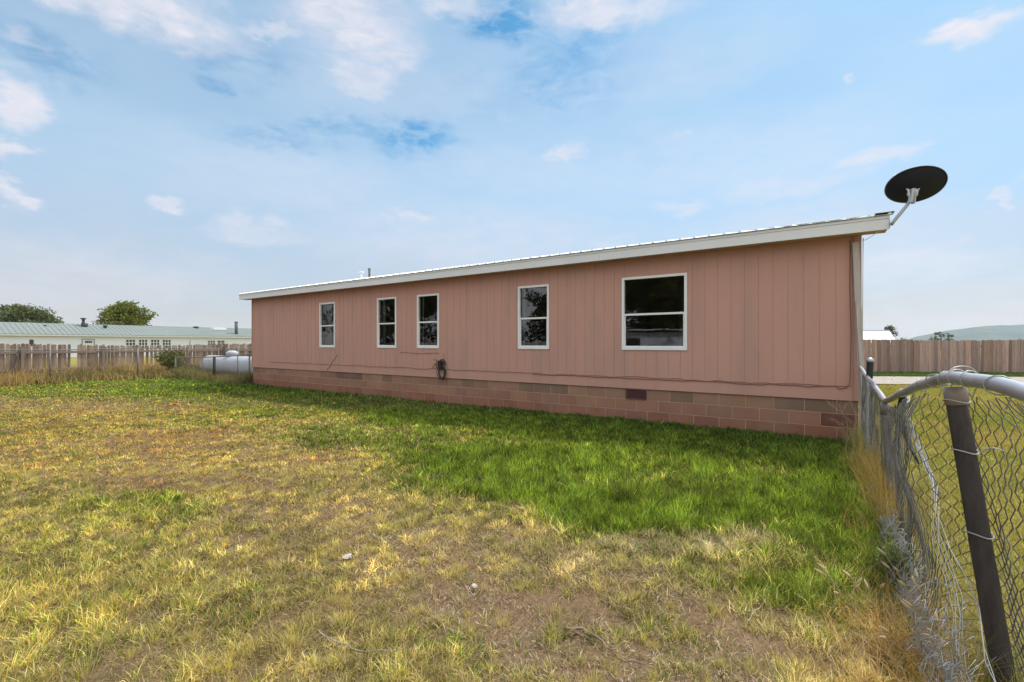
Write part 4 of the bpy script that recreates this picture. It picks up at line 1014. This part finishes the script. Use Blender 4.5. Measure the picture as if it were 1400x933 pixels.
# tufts: round bunches that stand out of the lawn
def tufts(n, t0, t1, nb, col, L0, rad, mask, leanm=.6, w=.0032):
    x, y, t = sample(n, t0, t1, 1.25, .9); k = in_yard(x, y); x, y, t = x[k], y[k], t[k]
    g, c, l, pal = lawn(x, y); k = mask(g, c, x, y) & (rng.random(len(x)) < .8); x, y, t, g = x[k], y[k], t[k], g[k]
    m = len(x); X = np.repeat(x, nb); Y = np.repeat(y, nb); T = np.repeat(t, nb); n = len(X)
    a = rng.uniform(0, 2*np.pi, n); rr = np.abs(rng.normal(0, rad, n)); sc = np.repeat(rng.uniform(.6, 1.3, m), nb)
    cc = np.repeat(np.array(col)*rng.uniform(.7, 1.3, (m, 1)), nb, 0)*rng.uniform(.75, 1.25, (n, 1))
    dead = rng.random(n) < .25; cc[dead] = np.array([.7, .56, .26])*rng.uniform(.8, 1.2, (dead.sum(), 1))
    parts.append(blades(X+np.cos(a)*rr*sc, Y+np.sin(a)*rr*sc, L0*sc*rng.uniform(.5, 1.1, n), np.maximum(w, T*.0011), cc, np.clip(leanm*(.3+rr/rad*.7), .05, 1.4), a))
tufts(1000, 1.5, 5.5, 80, (.60, .52, .14), .07, .035, lambda g, c, x, y: (g < .6))
tufts(1600, 5, 13, 40, (.66, .52, .13), .065, .05, lambda g, c, x, y: (g < .5))
tufts(60, 1.6, 5, 34, np.array([.22, .27, .05]), .12, .035, lambda g, c, x, y: (c < .8), .45, .0035)
tufts(220, 1.6, 4.5, 110, (.72, .6, .3), .055, .045, lambda g, c, x, y: (g < .5), .9)
V, Q, T, Cc = join(parts); parts = []
o = mesh_np('lawn_grass', V, Q, T, M_grass, Cc); tag(o, 'patchy yard lawn, lush green near the house and dry straw yellow elsewhere', 'grass', kind='stuff')
print('LAWN BLADES', len(Q))
# field beyond the side fence
x, y, t = sample(240000, 1.3, 24, 1.7, 1.3, .7); k = (x > FX+.05); x, y, t = x[k], y[k], t[k]
rd = -SY_*x+CY_*y
k = ~((rd > 16.0-(CY_*x+SY_*y-10)*.03) & (rd < 19.9)); k |= rng.random(len(x)) < .06; x, y, t = x[k], y[k], t[k]; n = len(x)
nn = vnoise(x*.9, y*.9, 91, 4)[:, None]; r1 = rng.random((n, 1))
nn = np.clip(nn*1.8-.4+(r1-.5)*.5, 0, 1); col = np.array([.24, .27, .03])*(1-nn)+np.array([.45, .35, .08])*nn
col = np.where((t > 19.5)[:, None], np.array([.09, .15, .03]), col)*rng.uniform(.75, 1.25, (n, 1))
parts.append(blades(x, y, rng.uniform(.03, .08, n)*np.where(t > 19.5, 2.2, 1), np.maximum(.003, t*.0012)*1.3, col, np.clip(rng.normal(.7, .3, n), .05, 1.4), rng.uniform(0, 6.28, n)))
V, Q, T, Cc = join(parts); parts = []
o = mesh_np('field_grass', V, Q, T, M_grass, Cc); tag(o, 'short yellow-green grass beyond the chain-link fence', 'grass', kind='stuff')
# dry tall grass along the fences
def tall(n, fx, fy, L0, L1, col, wmul=1.0, leanm=.45, zb=None, jit=.35):
    x, y = fx(n), fy(n); t = -SY_*x+CY_*y; cl = vnoise(x*1.7+3, y*1.7, 41, 3); k = rng.random(n) < np.clip((cl-.3)*3, .1, 1); x, y, t, cl = x[k], y[k], t[k], cl[k]; n = len(x)
    r = rng.random((n, 1)); c = np.array(col[0])*(1-r)+np.array(col[1])*r; c = c*rng.uniform(.7, 1.3, (n, 1))
    parts.append(blades(x, y, rng.uniform(L0, L1, n)*(.55+cl), np.maximum(.003, t*.0010)*wmul, c, np.clip(rng.normal(leanm, .25, n), .03, 1.3), rng.uniform(0, 6.28, n)))
GOLD = (.72, .50, .17); TAN = (.42, .30, .15); BR = (.24, .17, .08); GRN = (.15, .19, .04)
tall(26000, lambda n: XL+rng.normal(-.15, .38, n), lambda n: rng.uniform(-7, 8.3, n), .2, .48, (GOLD, BR), 1.1)
tall(9000, lambda n: XL+rng.normal(-.2, .4, n), lambda n: rng.uniform(4, 14, n), .25, .6, (GRN, BR), 1.1)
tall(12000, lambda n: XW+rng.normal(.1, .35, n), lambda n: rng.uniform(-7, 16, n), .3, .75, (GOLD, TAN), 1.1)
tall(12000, lambda n: rng.uniform(-23.3, X0-.1, n), lambda n: 8.35+rng.normal(0, .2, n), .2, .48, (GRN, TAN), 1.0)
tall(7000, lambda n: rng.uniform(-22.3, X0-.1, n), lambda n: 8.5+rng.normal(0, .12, n), .2, .4, ((.32, .13, .07), TAN), 1.0)
V, Q, T, Cc = join(parts); parts = []
o = mesh_np('tall_dry_grass', V, Q, T, M_grass, Cc); tag(o, 'tall golden dry grass along the far left fences', 'grass', kind='stuff')
GOLD = (.56, .38, .12)
tall(1700, lambda n: .475+rng.normal(0, .045, n), lambda n: rng.uniform(4.0, 7.9, n), .12, .42, (GRN, GOLD), .8, .5)
tall(1100, lambda n: .46+rng.normal(0, .05, n), lambda n: rng.uniform(4.2, 6.2, n), .2, .5, (GOLD, (.55, .33, .08)), .7, .45)
tall(1600, lambda n: .40+rng.normal(0, .12, n), lambda n: rng.uniform(2.2, 4.5, n), .12, .38, (TAN, (.5, .26, .05)), .8, .7)
tall(1900, lambda n: .30+rng.normal(0, .14, n), lambda n: rng.uniform(2.2, 3.2, n), .06, .22, ((.62, .48, .26), (.62, .33, .07)), 1.7, .9)
tall(700, lambda n: .46+rng.normal(0, .06, n), lambda n: rng.uniform(6.9, 8.2, n), .2, .5, ((.5, .4, .2), GRN), .7, .4)
tall(2400, lambda n: .62+rng.normal(0, .12, n), lambda n: rng.uniform(1.2, 6, n), .1, .4, (TAN, (.17, .22, .05)), .9, .7)
V, Q, T, Cc = join(parts)
o = mesh_np('tall_dry_grass', V, Q, T, M_grass, Cc); tag(o, 'golden dry grass growing through the foot of the near chain-link fence', 'grass', kind='stuff')

# ------------------------------------------------------------------ plants one can tell apart, and litter
def seed_grass(base, H, seed, label):
    r = random.Random(seed); t = empty('seed_head_grass', base, label, 'plant', 'dry seed-head grasses at the near fence foot'); b = MB(); hd = MB()
    for k in range(r.randint(3, 5)):
        dx, dy = r.uniform(-.1, .07), r.uniform(-.08, .08); h = H*r.uniform(.65, 1.05); tip = Vector((base[0]+dx, base[1]+dy, h)); mid = Vector((base[0]+dx*.35, base[1]+dy*.35, h*.6))
        b.tube([Vector(base), mid, tip], [.0016, .0014, .001], 4)
        d = (tip-mid).normalized()+Vector((dx*2, dy*2, -.3)); d.normalize()
        hd.tube([tip, tip+d*.015, tip+d*.035, tip+d*.055], [.002, .0075, .0065, .001], 7)
    b.build('stem', M_seed, t); hd.build('seed_head', M_seed, t, True)
sp = [(1158, 838, .17, 'pale seed-head grass leftmost at the foot of the near fence'), (1195, 850, .2, 'seed-head grass beside the small feathery weed'), (1232, 900, .17, 'orange-tinged seed-head grass below the small weed'),
      (1262, 868, .24, 'seed-head grass against the wire tangle under the dark post'), (1285, 905, .22, 'seed-head grass in the bottom right corner at the wire tangle'), (1240, 830, .26, 'tall seed-head grass left of the wire tangle')]
for i, (a, c, h, lb_) in enumerate(sp):
    q = Gp(a, c); seed_grass((q.x, q.y, 0), h, 30+i, lb_)
def dead_weed():
    base = (.33, 8.16, 0); t = empty('dead_weed', base, 'pale pink dried branching weed in front of the blocks at the right corner', 'weed'); b = MB(); r = random.Random(2)
    def br(p, d, L_, rad, dep):
        pts = [p]; q = p
        for i in range(4): d = (d+Vector((r.gauss(0, .16), r.gauss(0, .1), r.gauss(0, .08)))).normalized(); q = q+d*L_/4; pts.append(q)
        b.tube(pts, [rad*(1-.15*i) for i in range(5)], 4)
        if dep:
            for k in range(4): s = pts[r.randint(1, 4)]; br(s, (d+Vector((r.uniform(-1, 1), r.uniform(-.4, .2), r.uniform(-.5, .4)))).normalized(), L_*.5, rad*.6, dep-1)
    for k in range(3): br(Vector(base), Vector((r.uniform(-.25, .25), -.05, 1)).normalized(), .48, .005, 2)
    b.build('branches', mat('dead_weed_stem', (.5, .33, .27), .85), t)
dead_weed()
def stick(p0, p1, r0, label, name='stick', bend=.03, mt=None):
    p0, p1 = Vector(p0), Vector(p1); pts = []; n = 12; sd_ = random.random()*50; side = (p1-p0).cross(Vector((0, 0, 1))).normalized()
    for i in range(n+1):
        u = i/n; q = p0.lerp(p1, u)+side*bend*(math.sin(u*5+sd_)+mnoise.noise(Vector((u*6, sd_, 0)))); q.z = r0+float(zground(np.array([q.x]), np.array([q.y]))[0])+.012+.01*abs(math.sin(u*7+sd_)); pts.append(q)
    b = MB(); b.tube(pts, [r0*(1-.55*i/n) for i in range(n+1)], 7); o = b.build(name, mt or M_stick, None, True); tag(o, label, 'stick')
stick(Gp(769, 862), Gp(846, 889), .0085, 'bent bare stick lying on the soil, the thickest one in the foreground')
stick(Gp(778, 866), Gp(820, 880), .004, 'short thin twig lying beside the thickest stick', bend=.01)
stick(Gp(850, 904), Gp(880, 913), .006, 'small stick right of and below the thickest stick', bend=.008)
stick(Gp(430, 868), Gp(548, 896), .0035, 'long thin grey wire-like twig in the left middle foreground', mt=mat('grey_twig', (.32, .3, .28), .8))
stick(Gp(715, 764), Gp(732, 777), .006, 'stubby twig in the dry grass below the lush green patch', bend=.004)
stick(Gp(1046, 812), Gp(1022, 862), .004, 'pale grey dry twig on the straw left of the fence', mt=mat('pale_twig', (.36, .32, .28), .8), bend=.015)
def scrap(px, py, s, col, label, seed, name='paper_scrap', cat='scrap'):
    p = Gp(px, py); r = random.Random(seed); b = MB(); n = 5
    zb = float(zground(np.array([p.x]), np.array([p.y]))[0])+.03
    for k in range(3):
        c = Vector((p.x+r.uniform(-s, s)*.8, p.y+r.uniform(-s, s)*.5, zb)); i0 = len(b.v); m = 7
        b.v.append(tuple(c+Vector((0, 0, s*.25))))
        for j in range(m): a = j*2*math.pi/m; rr = s*r.uniform(.35, .7); b.v.append(tuple(c+Vector((math.cos(a)*rr, math.sin(a)*rr, r.uniform(-.1, .3)*s))))
        for j in range(m): b.f.append((i0, i0+1+j, i0+1+(j+1) % m))
    o = b.build(name, mat(name+'_'+str(px), col, .7)); so = o.modifiers.new('thickness', 'SOLIDIFY'); so.thickness = .002; tag(o, label, cat)
scrap(476, 768, .045, (.42, .37, .33), 'crumpled whitish scraps on the bare soil in the middle foreground', 1)
scrap(646, 807, .022, (.4, .38, .35), 'small white scrap on bare soil right of the crumpled ones', 2)
scrap(237, 554, .11, (.8, .16, .03), 'bright orange plastic scrap in the far lawn', 3, 'plastic_scrap')
scrap(1192, 588+16, .03, (.6, .6, .6), 'tiny grey stone at the foot of the corner', 4) if False else None

# ------------------------------------------------------------------ haze
def haze():
    m = bpy.data.materials.new('haze_air'); m.use_nodes = True; nt = m.node_tree; N = nt.nodes
    for n in list(N): N.remove(n)
    out = N.new('ShaderNodeOutputMaterial'); v = N.new('ShaderNodeVolumePrincipled'); v.inputs['Color'].default_value = (.80, .86, 1.0, 1); v.inputs['Density'].default_value = .00010; v.inputs['Anisotropy'].default_value = .2
    nt.links.new(v.outputs[0], out.inputs['Volume'])
    b = MB(); b.box(-4700, 4700, -4700, 4700, -1.2, 140); o = b.build('haze', m); tag(o, 'thin haze in the air over the plain', 'haze', kind='stuff')
haze()
